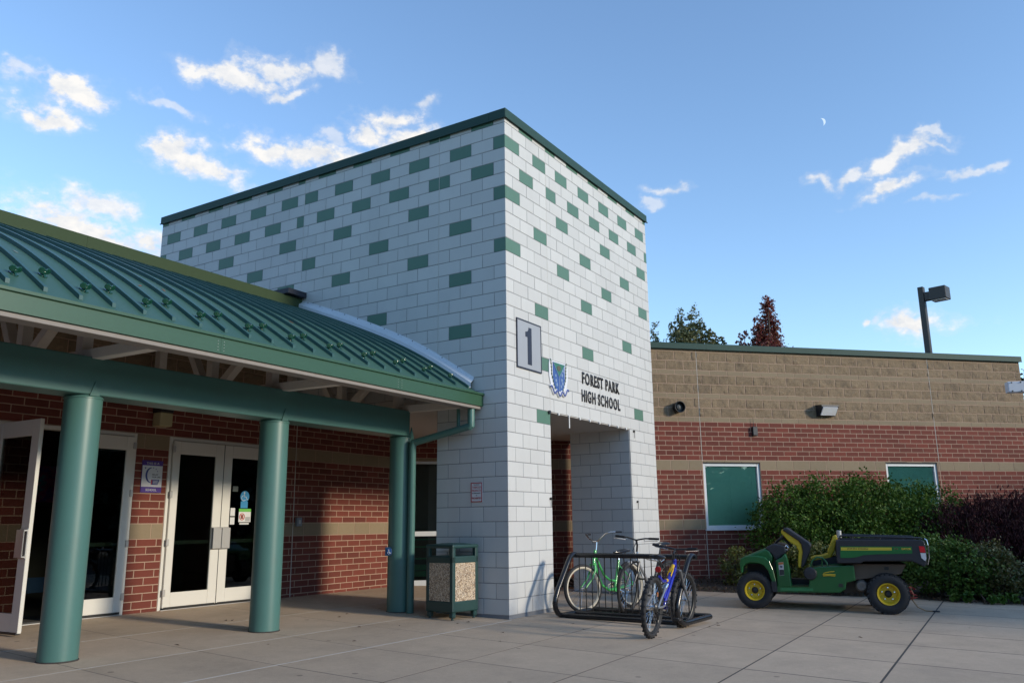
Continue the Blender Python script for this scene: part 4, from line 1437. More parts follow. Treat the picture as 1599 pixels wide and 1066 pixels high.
def saddle(parent, x, z, m=BLACKP, L_=.27, W_=.09):
    vs, fs = [], []
    n = 14
    secs = [(-.5, .55, .9), (-.42, 1.0, 1.0), (-.22, 1.0, .95), (0, .62, .72), (.25, .26, .65), (.45, .19, .62), (.5, .10, .5)]
    for (sx, wd, ht) in secs:
        for k in range(n):
            a = 2 * math.pi * k / n
            vs.append((x + sx * L_, math.cos(a) * W_ * wd, z - .02 + math.sin(a) * .028 * ht + (.014 if sx < -.2 else 0)))
    for i in range(len(secs) - 1):
        for k in range(n):
            fs.append((i * n + k, i * n + (k + 1) % n, (i + 1) * n + (k + 1) % n, (i + 1) * n + k))
    fs.append(tuple(range(n))); fs.append(tuple((len(secs) - 1) * n + k for k in range(n)))
    o = MB().add(vs, fs).build("saddle", m, parent, world=False, smooth=True)
    q = MB()
    for s in (-1, 1):
        q.path([(x - .1, s * .035, z - .035), (x - .03, s * .022, z - .065), (x + .10, s * .02, z - .04)], .0045, 6)
    q.build("saddle_rail", CHROME, o, world=False)
    return o
def crank(parent, x, z, ring_m, r=.085, ang=.6, arm=.165):
    M = Matrix.Translation((x, 0, z)) @ Matrix.Rotation(rad(90), 4, 'X')
    q = MB().torus(r, .006, 36, 6, M @ Matrix.Translation((0, 0, .055)))
    for k in range(5):
        a = 2 * math.pi * k / 5
        q.tube(M @ Vector((0, 0, .055)), M @ Vector((r * math.cos(a), r * math.sin(a), .055)), .006, n=6)
    c_ = q.build("chainring", ring_m, parent, world=False)
    for s in (-1, 1):
        a = ang + (math.pi if s < 0 else 0)
        e = Vector((x + arm * math.cos(a), -s * .075, z + arm * math.sin(a)))
        MB().path([(x, -s * .065, z), e], [.013, .009], 8).build("crank_arm", CHROME if ring_m is not BLACKP else BLACKP, parent, world=False, smooth=True)
        MB().bbox(e.x - .045, e.x + .045, e.y - s * .055 - .045, e.y - s * .055 + .045, e.z - .012, e.z + .012, .004, 1).build("pedal", BLACKP, parent, world=False)
    return c_
def chain(parent, x, z, r, xr, zr, rr_=.04, m=DARKSTEEL):
    pts = []
    for k in range(10):
        a = rad(-80 + 160 * k / 9)
        pts.append((x + r * math.cos(a), -.055, z + r * math.sin(a)))
    for k in range(10):
        a = rad(95 + 170 * k / 9)
        pts.append((xr + rr_ * math.cos(a), -.055, zr + rr_ * math.sin(a)))
    MB().path(pts, .0045, 6, closed=True).build("chain", m, parent, world=False)
def place(front, heading_deg, wb):
    """origin under the rear axle; x axis points to the front wheel"""
    a = rad(heading_deg)
    return (front[0] - wb * math.cos(a), front[1] - wb * math.sin(a), gz(front[1]))
# green beach cruiser
WB, R = 1.09, .338
bk = thing("bicycle", "bright green beach cruiser bicycle with whitewall tyres and swept chrome handlebar", "bicycle", place((1.25, -.52), 169, WB), (rad(3), 0, rad(169)), "bicycles parked at the rack")
wheel(bk, 0, R, .027, RUBBER, CREAM, whitewall=CREAM)
_, MF = wheel(bk, WB, R, .027, RUBBER, CREAM, whitewall=CREAM, steer=rad(-14), steer_at=.86)
mb = MB()
ht, hb = Vector((.80, 0, .86)), Vector((.865, 0, .68))
bb = Vector((.40, 0, .285)); st = Vector((.245, 0, .70))
mb.path([ht, hb], .021, 12)
mb.path([hb + Vector((-.01, 0, .02)), (.80, 0, .52), (.70, 0, .36), (.56, 0, .29), bb], .021, 12)
mb.path([ht + Vector((.02, 0, -.06)), (.74, 0, .66), (.64, 0, .50), (.50, 0, .42), (.37, 0, .405)], .017, 12)
mb.path([bb, (.32, 0, .50), st], .019, 12)
for s in (-1, 1):
    mb.path([(.38, s * .02, .29), (.2, s * .05, .31), (0, s * .062, R)], .011, 8)
    mb.path([(.27, s * .018, .62), (.14, s * .05, .50), (0, s * .062, R)], .010, 8)
mb.path([(.42, -.04, .285), (.42, .04, .285)], .03, 12)
mb.build("frame", GREENP, bk, world=False, smooth=True)
q = MB()
for s in (-1, 1):
    q.path([MF @ Vector(p) for p in ((.875, s * .035, .66), (.885, s * .058, .58), (.95, s * .06, .47), (WB, s * .06, R))], [.015, .015, .013, .010], 8)
q.bbox(.84, .91, -.05, .05, .648, .672, .006, 1, MF)
q.build("fork", GREENP, bk, world=False, smooth=True)
q = MB().path([MF @ Vector((.80, 0, .86)), MF @ Vector((.775, 0, .985))], .013, 10)
hbp = lambda s: [MF @ Vector(p) for p in ((.775, 0, .985), (.79, s * .05, .985), (.805, s * .13, 1.025), (.785, s * .23, 1.085), (.74, s * .29, 1.10), (.68, s * .335, 1.10), (.60, s * .37, 1.095))]
for s in (-1, 1):
    q.path(hbp(s), .0115, 10)
hb_ = q.build("handlebar", CHROME, bk, world=False, smooth=True)
for s in (-1, 1):
    p = hbp(s)
    MB().path([p[-2] + (p[-3] - p[-2]) * .1, p[-1]], .016, 10).build("grip", BLACKP, hb_, world=False, smooth=True)
MB().path([st, (.225, 0, .79)], .012, 8).build("seat_post", CHROME, bk, world=False)
saddle(bk, .20, .835, L_=.30, W_=.115)
crank(bk, .40, .285, CHROME, .075, .4)
chain(bk, .40, .285, .075, 0, R)
q = MB().prism([(.50, .30), (.47, .36), (.40, .375), (.05, .39), (.02, .36), (.10, .345), (.36, .32)], .062, .066, XZ(0))
q.build("chain_guard", CREAM, bk, world=False)
# silver and black hybrid
WB, R = 1.07, .345
bk = thing("bicycle", "silver and black city bicycle with a flat bar, middle of the three at the rack", "bicycle", place((1.50, -.98), 166, WB), (rad(-4), 0, rad(166)), "bicycles parked at the rack")
wheel(bk, 0, R, .022, RUBBER, DARKSTEEL)
_, MF = wheel(bk, WB, R, .022, RUBBER, DARKSTEEL, steer=rad(14), steer_at=.86)
ht, hb = Vector((.785, 0, .84)), Vector((.82, 0, .72)); bb = Vector((.43, 0, .29)); st = Vector((.265, 0, .76))
mb = MB().path([ht, hb], .020, 12).path([hb + Vector((-.005, 0, .02)), bb], .021, 12).path([ht + Vector((.005, 0, -.03)), (.54, 0, .735), st + Vector((.02, 0, -.06))], .017, 12)
mb.path([(.43, -.04, .29), (.43, .04, .29)], .022, 12)
mb.build("frame", SILVERP, bk, world=False, smooth=True)
q = MB().path([bb, st], .017, 12)
for s in (-1, 1):
    q.path([(.41, s * .02, .29), (.2, s * .05, .30), (0, s * .06, R)], .010, 8).path([(.28, s * .016, .70), (.14, s * .045, .54), (0, s * .06, R)], .009, 8)
q.build("rear_triangle", BLACKP, bk, world=False, smooth=True)
q = MB()
for s in (-1, 1):
    q.path([MF @ Vector(p) for p in ((.825, s * .055, .70), (.87, s * .056, .58), (.96, s * .056, .46), (WB, s * .055, R))], [.017, .016, .013, .009], 8)
q.bbox(.80, .86, -.065, .065, .69, .715, .006, 1, MF)
q.build("fork", BLACKP, bk, world=False, smooth=True)
q = MB().path([MF @ Vector((.785, 0, .84)), MF @ Vector((.77, 0, .94)), MF @ Vector((.81, 0, 1.01))], .014, 10)
p2 = [MF @ Vector(p) for p in ((.78, -.34, 1.045), (.81, -.14, 1.04), (.815, 0, 1.01), (.81, .14, 1.04), (.78, .34, 1.045))]
q.path(p2, .012, 10)
hb_ = q.build("handlebar", BLACKP, bk, world=False, smooth=True)
for a, b in ((0, 1), (4, 3)):
    MB().path([p2[a], p2[a] + (p2[b] - p2[a]) * .75], .017, 10).build("grip", RUBBER, hb_, world=False, smooth=True)
    MB().path([p2[b], p2[b] + MF.to_3x3() @ Vector((.05, 0, -.03)), p2[a] + MF.to_3x3() @ Vector((.055, 0, -.025))], .006, 6).build("brake_lever", CHROME, hb_, world=False)
MB().path([(.80, 0, 1.0), (.92, .02, .92), (.88, .03, .74), (.84, .03, .70)], .0035, 6).path([(.80, 0, 1.0), (.86, -.04, .86), (.72, -.02, .74)], .0035, 6).build("brake_cable", BLACKP, bk, world=False)
MB().path([st, (.235, 0, .90)], .013, 8).build("seat_post", BLACKP, bk, world=False)
saddle(bk, .225, .955)
crank(bk, .43, .29, BLACKP, .09, 1.1)
chain(bk, .43, .29, .09, 0, R)
MB().bbox(.955, .985, -.03, .03, .69, .72, .004, 1).build("front_reflector", mat("white_reflector", (.6, .6, .6), .2), bk, world=False)
# blue suspension bike, pushed in from the near side
WB, R = 1.10, .338
bk = thing("bicycle", "blue mountain bicycle with yellow decals and knobbly tyres at the near end of the rack", "bicycle", place((.575, -2.15), 4, WB), (rad(5), 0, rad(4)), "bicycles parked at the rack")
wheel(bk, 0, R, .028, RUBBER, DARKSTEEL, knob=True)
_, MF = wheel(bk, WB, R, .028, RUBBER, DARKSTEEL, knob=True, steer=rad(-9), steer_at=.86)
ht, hb = Vector((.79, 0, .83)), Vector((.83, 0, .69)); bb = Vector((.42, 0, .30))
mb = MB().path([ht, hb], .023, 12).path([hb + Vector((-.01, 0, .03)), (.62, 0, .52), (.44, 0, .36), bb], .024, 12)
mb.path([ht + Vector((.01, 0, -.04)), (.62, 0, .66), (.46, 0, .47), (.40, 0, .40)], .020, 12)
mb.path([(.42, -.04, .30), (.42, .04, .30)], .026, 12)
mb.path([(.56, 0, .60), (.34, 0, .60), (.22, 0, .66)], .018, 12)
mb.build("frame", BLUEP, bk, world=False, smooth=True)
q = MB()
for s in (-1, 1):
    q.path([(.40, s * .03, .33), (.2, s * .06, .33), (0, s * .068, R)], .012, 8).path([(.36, s * .035, .53), (.16, s * .06, .44), (0, s * .068, R)], .011, 8)
q.build("swing_arm", SILVERP, bk, world=False, smooth=True)
q = MB()
for i in range(9):
    q.torus(.024, .005, 16, 6, Matrix.Translation((.40 + .012 * i, 0, .50 + .006 * i)) @ Matrix.Rotation(rad(63), 4, 'Y'))
q.path([(.38, 0, .49), (.52, 0, .56)], .010, 8)
q.build("rear_shock", CHROME, bk, world=False)
q = MB().prism([(.60, .635), (.70, .715), (.69, .745), (.585, .665)], -.0215, -.0225, XZ(0)).prism([(.60, .635), (.70, .715), (.69, .745), (.585, .665)], .0215, .0225, XZ(0))
q.path([(.64, 0, .675), (.74, 0, .765)], .0215, 10)
q.build("yellow_decal", YELLOWD, bk, world=False)
MB().path([(.46, 0, .60), (.52, 0, .60)], .0195, 10).build("yellow_decal", YELLOWD, bk, world=False)
q = MB()
for s in (-1, 1):
    q.path([MF @ Vector(p) for p in ((.845, s * .065, .70), (.95, s * .066, .52), (WB, s * .064, R))], [.018, .018, .013], 10)
q.bbox(.81, .875, -.075, .075, .69, .715, .006, 1, MF)
q.build("fork", mat("fork_grey", (.16, .165, .17), .35, metal=.4), bk, world=False, smooth=True)
q = MB().path([MF @ Vector((.79, 0, .83)), MF @ Vector((.775, 0, .90)), MF @ Vector((.83, 0, .95))], .014, 10)
p2 = [MF @ Vector(p) for p in ((.80, -.30, .985), (.825, -.12, .965), (.835, 0, .95), (.825, .12, .965), (.80, .30, .985))]
q.path(p2, .012, 10)
hb_ = q.build("handlebar", BLACKP, bk, world=False, smooth=True)
for a, b in ((0, 1), (4, 3)):
    MB().path([p2[a], p2[a] + (p2[b] - p2[a]) * .72], .017, 10).build("grip", RUBBER, hb_, world=False, smooth=True)
    MB().path([p2[b], p2[b] + MF.to_3x3() @ Vector((.05, 0, -.03)), p2[a] + MF.to_3x3() @ Vector((.055, 0, -.025))], .006, 6).build("brake_lever", CHROME, hb_, world=False)
MB().path([(.82, 0, .95), (.93, .02, .86), (.88, .03, .74)], .0035, 6).path([(.81, 0, .95), (.87, -.05, .84), (.70, -.03, .66)], .0035, 6).build("brake_cable", BLACKP, bk, world=False)
MB().path([(.25, 0, .56), (.235, 0, .84)], .014, 8).build("seat_post", BLACKP, bk, world=False)
saddle(bk, .21, .895, L_=.29, W_=.095)
MB().lathe([(0, 0), (.034, 0), (.034, .016), (0, .016)], 16, Matrix.Translation((.16, 0, .745)) @ Matrix.Rotation(rad(-90), 4, 'Y'), caps=False).path([(.175, 0, .745), (.24, 0, .75)], .006, 6).build("rear_reflector", REDREF, bk, world=False)
crank(bk, .42, .30, BLACKP, .085, -.9)
chain(bk, .42, .30, .085, 0, R)
q = MB().lathe([(.052, -.012), (.055, 0), (.035, .014), (.03, .014)], 20, Matrix.Translation((0, -.05, R)) @ Matrix.Rotation(rad(90), 4, 'X'))
q.path([(.02, -.055, .27), (.05, -.055, .20), (.03, -.055, .17)], .011, 6)
q.build("derailleur", DARKSTEEL, bk, world=False)
q = MB()
for wx in (0, WB):
    q.bbox(wx - .012 + .17, wx + .012 + .17, -.006, .006, R + .10, R + .15, .003, 1)
q.build("spoke_reflector", AMBER, bk, world=False)

# ---------------------------------------------------------------- fixtures on the walls
def on_wing(s, z, o=0.0):
    return WA + Vector((.7071, -.7071, 0)) * s + Vector((-.7071, -.7071, 0)) * o + Vector((0, 0, z))
WROT = (0, 0, rad(-45))
LENS = mat("lamp_lens", (.85, .86, .88), .3, var=.1, nscale=20, bump=.3, bscale=60)
fl_ = thing("wall_floodlight", "black wall-mounted floodlight with a clear sloping lens on the buff blocks", "floodlight", on_wing(4.03, 3.64), WROT)
MB().prism([(0.0, .125), (.05, .125), (.24, .105), (.245, .07), (.10, -.115), (0, -.12)], -.21, .21, YZ(0)).build("housing", BLACKPL, fl_, world=False)
q = MB().add([(-.18, -.236, .058), (.18, -.236, .058), (.18, -.115, -.10), (-.18, -.115, -.10), (-.18, -.262, .045), (.18, -.262, .045), (.18, -.135, -.115), (-.18, -.135, -.115)],
             [(0, 1, 2, 3), (4, 5, 6, 7), (0, 1, 5, 4), (1, 2, 6, 5), (2, 3, 7, 6), (3, 0, 4, 7)])
q.build("lens", LENS, fl_, world=False)
sp_ = thing("wall_speaker", "round black horn fitting on the buff blocks close to the white tower", "loudspeaker", on_wing(.51, 3.64), WROT)
MB().lathe([(.085, 0), (.115, .03), (.118, .16), (.108, .165), (.10, .06), (0, .05)], 28, Matrix.Translation((0, -.004, 0)) @ Matrix.Rotation(rad(90), 4, 'X')).build("horn", BLACKPL, sp_, world=False, smooth=True)
MB().torus(.114, .009, 28, 8, Matrix.Translation((0, -.165, 0)) @ Matrix.Rotation(rad(90), 4, 'X')).build("rim", DARKSTEEL, sp_, world=False, smooth=True)
MB().lathe([(0, 0), (.04, 0), (.05, .05), (0, .055)], 16, Matrix.Translation((0, -.06, 0)) @ Matrix.Rotation(rad(90), 4, 'X'), caps=False).build("throat", DARKSTEEL, sp_, world=False)
rb = thing("antenna_box", "small black box with a thin antenna on the brick of the angled wing", "receiver", on_wing(2.27, 3.17), WROT)
MB().bbox(-.055, .055, -.075, -.006, -.10, .09, .008, 2).build("housing", BLACKPL, rb, world=False)
MB().path([(-.02, -.04, .09), (-.02, -.04, .29)], [.006, .003], 6).build("antenna", BLACKPL, rb, world=False)
wl_ = thing("entrance_light", "square wall lamp with cream shade and dark cap above the pier between the doors", "wall lamp", (-2.475, WY, 2.80))
MB().bbox(-.105, .105, -.20, -.006, .04, .16, .01, 1).build("cap", DARKSTEEL, wl_, world=False)
MB().bbox(-.10, .10, -.19, -.012, -.155, .038, .015, 2).build("shade", mat("lamp_shade_cream", (.42, .36, .20), .4), wl_, world=False)
ob = thing("outlet_box", "small grey weatherproof outlet box on the brick wall beside the doors", "outlet", (.245, WY, 1.335))
MB().bbox(-.058, .058, -.055, -.006, -.072, .068, .008, 2).build("cover", mat("outlet_grey", (.22, .24, .26), .45, metal=.3), ob, world=False)
MB().bbox(-.02, .02, -.062, -.05, -.03, .03, .003, 1).build("flap", STEEL, ob, world=False)
pbx = thing("door_button", "small blue push button box for the door on the last teal column", "push button", (-.355, 1.785, .90), (0, 0, rad(-50)))
MB().bbox(-.058, .058, -.07, 0, -.06, .06, .008, 2).build("housing", mat("button_box", (.015, .05, .11), .4), pbx, world=False)
MB().bbox(-.038, .038, -.080, -.068, -.04, .04, .008, 2).build("button", mat("button_blue", (.012, .06, .20), .35), pbx, world=False)
q = MB().tube((-.008, -.082, .028), (-.008, -.082, .015), .006, n=6)
q.path([(-.008, -.082, .012), (-.004, -.082, -.012), (.014, -.082, -.014), (.02, -.082, -.03)], .0035, 5).torus(.015, .003, 14, 5, Matrix.Translation((-.006, -.082, -.018)) @ Matrix.Rotation(rad(90), 4, 'X'))
q.build("wheelchair_symbol", mat("symbol_white", (.5, .55, .6), .5), pbx, world=False)
# notice on the pier between the doors
ns = thing("notice_sign", "purple and white notice with a crescent and stars on the brick pier between the doors", "sign", (-2.513, WY, 1.955))
PUR = mat("sign_purple", (.075, .035, .24), .5)
LOGO = mat("logo_blue", (.03, .05, .22), .5)
x0, x1, z0, z1 = -2.674, -2.353, 1.738, 2.175
MB().bbox(x0, x1, WY - .018, WY - .007, z0, z1, .002, 1).build("plate", PUR, ns)
MB().box(x0 + .004, x1 - .004, WY - .0195, WY - .0175, 1.815, 2.105).build("white_panel", SGW, ns)
text_on("THIS IS A", TF(-2.513, WY - .018, 2.123), SGW, ns, .20, .030, .0012, .01)
text_on("SCHOOL", TF(-2.513, WY - .018, 1.758), SGW, ns, .17, .034, .0012, .02)
q = []
for k in range(13):
    a = rad(90 + 15 * k)
    q.append((-2.535 + .082 * math.cos(a), 1.975 + .105 * math.sin(a)))
for k in range(12, -1, -1):
    a = rad(90 + 15 * k)
    q.append((-2.520 + .070 * math.cos(a), 1.975 + .098 * math.sin(a)))
MB().prism(q, .0195, .021, XZ(WY)).build("crescent", LOGO, ns)
mb = MB()
for sx, sz, sr in ((-2.625, 2.07, .016), (-2.50, 2.075, .010), (-2.46, 2.06, .010), (-2.435, 2.03, .010)):
    mb.prism([(sx + sr * (1 if k % 2 == 0 else .45) * math.cos(rad(90 + 36 * k)), sz + sr * (1 if k % 2 == 0 else .45) * math.sin(rad(90 + 36 * k))) for k in range(10)], .0195, .021, XZ(WY))
mb.build("star", LOGO, ns)
text_on("RELAY", TF(-2.465, WY - .0195, 1.975), INK, ns, .09, .020, .001, .01)
text_on("FOR LIFE", TF(-2.445, WY - .0195, 1.94), INK, ns, .125, .020, .001, .01)
MB().prism([(-2.525, 1.845), (-2.42, 1.845), (-2.395, 1.915), (-2.525, 1.915)], .0195, .021, XZ(WY)).build("badge", LOGO, ns)
MB().prism([(-2.525, 1.85), (-2.51, 1.85), (-2.505, 1.912), (-2.525, 1.912)], .021, .022, XZ(WY)).build("badge_red", RED, ns)
for z in (1.895, 1.877, 1.859):
    MB().box(-2.495, -2.42, WY - .0222, WY - .021, z, z + .007).build("badge_line", SGW, ns)
# white floodlight box on a dark post at the right-hand edge
_r0 = Vector((.99103, .01203, .13309))    # direction in which it is seen from the plaza
B = CAM + _r0 * 14.0
pw = thing("post_light", "white bolted light box on a dark post at the right edge of the plaza", "floodlight", (B.x - .05, B.y - .36, gz(-6.5)))
Mb = Matrix.Translation(B) @ Matrix.Rotation(rad(-70), 4, 'Z')
MB().bbox(-.02, .42, -.07, .07, -.078, .078, .010, 2, Mb).build("light_box", mat("box_white", (.56, .58, .62), .45, var=.03), pw)
q = MB()
for x in (.03, .15, .29):
    for z in (-.062, .062):
        q.lathe([(0, 0), (.011, 0), (.008, .01), (0, .01)], 8, Mb @ Matrix.Translation((x, -.07, z)) @ Matrix.Rotation(rad(90), 4, 'X'), caps=False)
q.build("bolt", DARKSTEEL, pw)
MB().path([Mb @ Vector((.31, .02, -.07)), Mb @ Vector((.33, .02, -.3)), Mb @ Vector((.36, .02, -(B.z - gz(-6.5))))], .035, 12).build("post", BLACKPL, pw)

# ---------------------------------------------------------------- utility cart
CARTG = mat("cart_green", (.010, .098, .024), .35, coat=.12, var=.05, nscale=3, dirt=.15, dirtcol=(.03, .07, .03), dscale=3)
CARTY = mat("cart_yellow", (.58, .40, .015), .4, var=.05, nscale=5)
SEATY = mat("seat_yellow", (.58, .42, .02), .45, var=.05, nscale=6)
TANM = mat("chassis_tan", (.12, .085, .06), .7, var=.2, nscale=8)
LIGHTW = mat("lamp_white", (.6, .6, .62), .2)
ct = thing("utility_cart", "green and yellow utility cart with a dark cargo bed and its driver seat tipped forward", "utility cart", (3.70, -4.12, gz(-4.12)), (0, rad(-1.1), rad(101.5)), None)
def P(*pts):
    return [(.982 * s, .982 * z - .0196 * s) for s, z in pts]
# side profiles are (forward, up); extruded across the cart from y1 down to y0 (near side is +y)
def side(mb, poly, y0, y1):
    return mb.prism(poly, -y1, -y0, XZ(0))
WID = 1.18
def wheel_c(x, y, R, w_, tread):
    M = Matrix.Translation((x, y, R)) @ Matrix.Rotation(rad(-90), 4, 'X')
    s = 1 if y > -.5 else -1
    prof = [(R * .50, -w_ * .42), (R * .62, -w_ * .50), (R * .80, -w_ * .53), (R * .93, -w_ * .46), (R * .985, -w_ * .30), (R, 0), (R * .985, w_ * .30), (R * .93, w_ * .46), (R * .80, w_ * .53), (R * .62, w_ * .50), (R * .50, w_ * .42)]
    mb = MB().lathe(prof, 48, M, caps=False)
    n = 26
    for i in range(n):
        a = 2 * math.pi * i / n
        for k, zz in enumerate((-.36, -.12, .12, .36)):
            K = M @ Matrix.Rotation(a + (.5 if k % 2 else 0) * 2 * math.pi / n, 4, 'Z') @ Matrix.Translation((R * (.985 if abs(zz) < .2 else .955), 0, zz * w_))
            mb.box(-.012, .012 if tread else .006, -.022, .022, -w_ * .105, w_ * .105, K)
    wl = mb.build("wheel", RUBBER, ct, world=False, smooth=True)
    Ms = M @ Matrix.Scale(-s, 4, Vector((0, 0, 1)))
    rp = [(R * .53, -w_ * .46), (R * .545, -w_ * .50), (R * .50, -w_ * .49), (R * .46, -w_ * .40), (R * .40, -w_ * .22), (R * .27, -w_ * .20), (R * .12, -w_ * .21)]
    MB().lathe([(a, b) for a, b in rp], 40, M @ (Matrix.Rotation(math.pi, 4, 'X') if s > 0 else Matrix()), caps=False).build("rim", CARTY, wl, world=False, smooth=True)
    D_ = M @ (Matrix.Rotation(math.pi, 4, 'X') if s > 0 else Matrix())
    MB().lathe([(R * .20, -w_ * .18), (R * .135, -w_ * .30), (R * .09, -w_ * .34), (0, -w_ * .34)], 20, D_, caps=False).build("hub_cap", BLACKPL, wl, world=False, smooth=True)
    q = MB()
    for i in range(5):
        a = 2 * math.pi * i / 5 + .3
        q.lathe([(.011, -w_ * .20), (.011, -w_ * .27), (0, -w_ * .28)], 6, D_ @ Matrix.Translation((R * .31 * math.cos(a), R * .31 * math.sin(a), 0)), caps=False)
    q.build("lug_nut", CHROME, wl, world=False)
    q = MB().lathe([(R * .5, -w_ * .3), (0, -w_ * .29)], 24, M @ (Matrix() if s > 0 else Matrix.Rotation(math.pi, 4, 'X')), caps=False)
    q.build("inner_disc", BLACKPL, wl, world=False)
wheel_c(0, 0, .280, .28, True)
wheel_c(0, -WID, .280, .28, True)
wheel_c(1.845, 0, .268, .22, False)
wheel_c(1.845, -WID, .268, .22, False)
Y1, Y0 = .12, -WID - .12
# front fenders and hood
fen = P((2.072, .567), (2.085, .70), (2.067, .785), (2.0, .815), (1.93, .825), (1.80, .822), (1.70, .80), (1.635, .74), (1.59, .62), (1.558, .45), (1.548, .305), (1.602, .305), (1.625, .46), (1.665, .60), (1.725, .68), (1.80, .715), (1.92, .722), (1.99, .705), (2.03, .66), (2.045, .567))
for a, b in ((Y1 - .30, Y1), (Y0, Y0 + .30)):
    bm_ = MB()
    side(bm_, fen, a, b)
    f_ = bm_.build("front_fender", CARTG, ct, world=False)
    md = f_.modifiers.new("bevel", 'BEVEL'); md.width = .022; md.segments = 3; md.limit_method = 'ANGLE'; md.angle_limit = rad(50)
fl2 = P((1.552, .448), (1.542, .295), (1.612, .295), (1.63, .448))
side(MB(), fl2, Y1 - .25, Y1 + .008).build("mud_flap", BLACKPL, ct, world=False)
hood = P((2.06, .78), (2.0, .82), (1.90, .862), (1.78, .905), (1.69, .938), (1.62, .90), (1.585, .80), (1.60, .70), (2.06, .70))
h_ = side(MB(), hood, Y0 + .10, Y1 - .10).build("hood", CARTG, ct, world=False)
md = h_.modifiers.new("bevel", 'BEVEL'); md.width = .035; md.segments = 3; md.limit_method = 'ANGLE'; md.angle_limit = rad(40)
side(MB(), P((2.0, .70), (2.0, .36), (1.62, .32), (1.62, .70)), Y0 + .34, Y1 - .34).build("front_chassis", BLACKPL, ct, world=False)
q = MB().box(1.75, 1.90, Y0 + .1, Y1 - .1, .22, .30)
q.build("front_axle", DARKSTEEL, ct, world=False)
dash = P((1.70, .935), (1.66, .965), (1.565, 1.005), (1.46, .985), (1.40, .965), (1.385, .87), (1.47, .80), (1.545, .74), (1.60, .84))
d_ = side(MB(), dash, Y0 + .12, Y1 - .10).build("dashboard", BLACKPL, ct, world=False)
md = d_.modifiers.new("bevel", 'BEVEL'); md.width = .02; md.segments = 2; md.limit_method = 'ANGLE'; md.angle_limit = rad(40)
Msw = Matrix.Translation(Vector((1.42, -.27, 1.055))) @ Matrix.Rotation(rad(42), 4, 'Y')
q = MB().torus(.17, .015, 32, 8, Msw)
for k in range(3):
    a = 2 * math.pi * k / 3
    q.tube(Msw @ Vector((0, 0, -.02)), Msw @ Vector((.165 * math.cos(a), .165 * math.sin(a), 0)), .012, n=8)
q.tube(Msw @ Vector((0, 0, 0)), Msw @ Vector((0, 0, -.20)), .022, n=10)
q.build("steering_wheel", BLACKPL, ct, world=False, smooth=True)
q = MB().path([(1.385, Y1 - .16, .90), (1.36, Y1 - .16, .93), (1.335, Y1 - .16, .90), (1.35, Y1 - .16, .865), (1.385, Y1 - .16, .87)], .012, 8)
q.build("key_ring", CHROME, ct, world=False)
cowl = P((1.545, .76), (1.46, .80), (1.405, .865), (1.372, .80), (1.348, .62), (1.335, .40), (1.335, .36), (1.545, .36))
c_ = side(MB(), cowl, Y1 - .24, Y1 - .02).build("cowl_panel", CARTG, ct, world=False)
md = c_.modifiers.new("bevel", 'BEVEL'); md.width = .02; md.segments = 2; md.limit_method = 'ANGLE'; md.angle_limit = rad(40)
side(MB(), P((1.51, .725), (1.435, .735), (1.432, .54), (1.50, .53)), Y1 - .021, Y1 - .018).build("warning_label", mat("label_white", (.40, .40, .42), .5), c_, world=False)
side(MB(), P((1.508, .722), (1.437, .732), (1.4365, .70), (1.507, .69)), Y1 - .0182, Y1 - .016).build("label_header", mat("label_orange", (.35, .12, .03), .5), c_, world=False)
side(MB(), P((1.50, .62), (1.434, .62), (1.432, .545), (1.498, .535)), Y1 - .0182, Y1 - .016).build("label_text_block", BLACKPL, c_, world=False)
side(MB(), P((1.49, .68), (1.45, .675), (1.455, .645), (1.485, .65)), Y1 - .0182, Y1 - .016).build("label_pictogram", mat("label_dark", (.06, .07, .10), .5), c_, world=False)
# floor and side panel
side(MB(), P((1.60, .372), (.74, .372), (.74, .292), (1.60, .292)), Y0 + .03, Y1 - .02).build("floor", CARTG, ct, world=False)
side(MB(), P((1.50, .352), (1.03, .352), (1.03, .312), (1.50, .312)), Y1 - .021, Y1 - .012).build("step_strip", mat("step_green", (.03, .17, .06), .45), ct, world=False)
panel = P((1.10, .375), (1.085, .40), (1.06, .60), (1.03, .645), (.93, .665), (.44, .69), (.43, .47), (.56, .44), (.575, .35), (.66, .294), (1.10, .294))
p_ = side(MB(), panel, Y0 + .04, Y1 - .015).build("side_panel", CARTG, ct, world=False)
md = p_.modifiers.new("bevel", 'BEVEL'); md.width = .012; md.segments = 2; md.limit_method = 'ANGLE'; md.angle_limit = rad(40)
side(MB(), P((.67, .425), (.61, .425), (.61, .375), (.67, .375)), Y1 - .016, Y1 - .012).build("panel_hole", DARKSTEEL, ct, world=False)
MB().lathe([(0, 0), (.085, 0), (.095, .03), (.08, .055), (0, .06)], 18, Matrix.Translation((1.04, Y1 - .02, .535)) @ Matrix.Rotation(rad(-90), 4, 'X'), caps=False).build("fuel_cap", BLACKPL, ct, world=False, smooth=True)
q = MB()
for a, b in (((1.05, .66), (.90, .66)), ((.86, .69), (.72, .69))):
    pass
for y in (Y1 - .04,):
    q.path([(1.03, y, .62), (1.0, y, .72), (.93, y, .77), (.85, y, .76), (.80, y, .70), (.79, y, .64)], .013, 8)
    q.path([(.86, y - .03, .76), (.865, y - .03, .64)], .012, 8)
q.build("hip_rail", CARTG, ct, world=False, smooth=True)
side(MB(), P((.55, .70), (-.28, .70), (-.20, .565), (.10, .52), (.43, .475)), Y0 + .16, Y1 - .14).build("rear_chassis", TANM, ct, world=False)
side(MB(), P((.02, .665), (-.04, .665), (-.04, .62), (.02, .62)), Y1 - .141, Y1 - .137).build("chassis_slot", DARKSTEEL, ct, world=False)
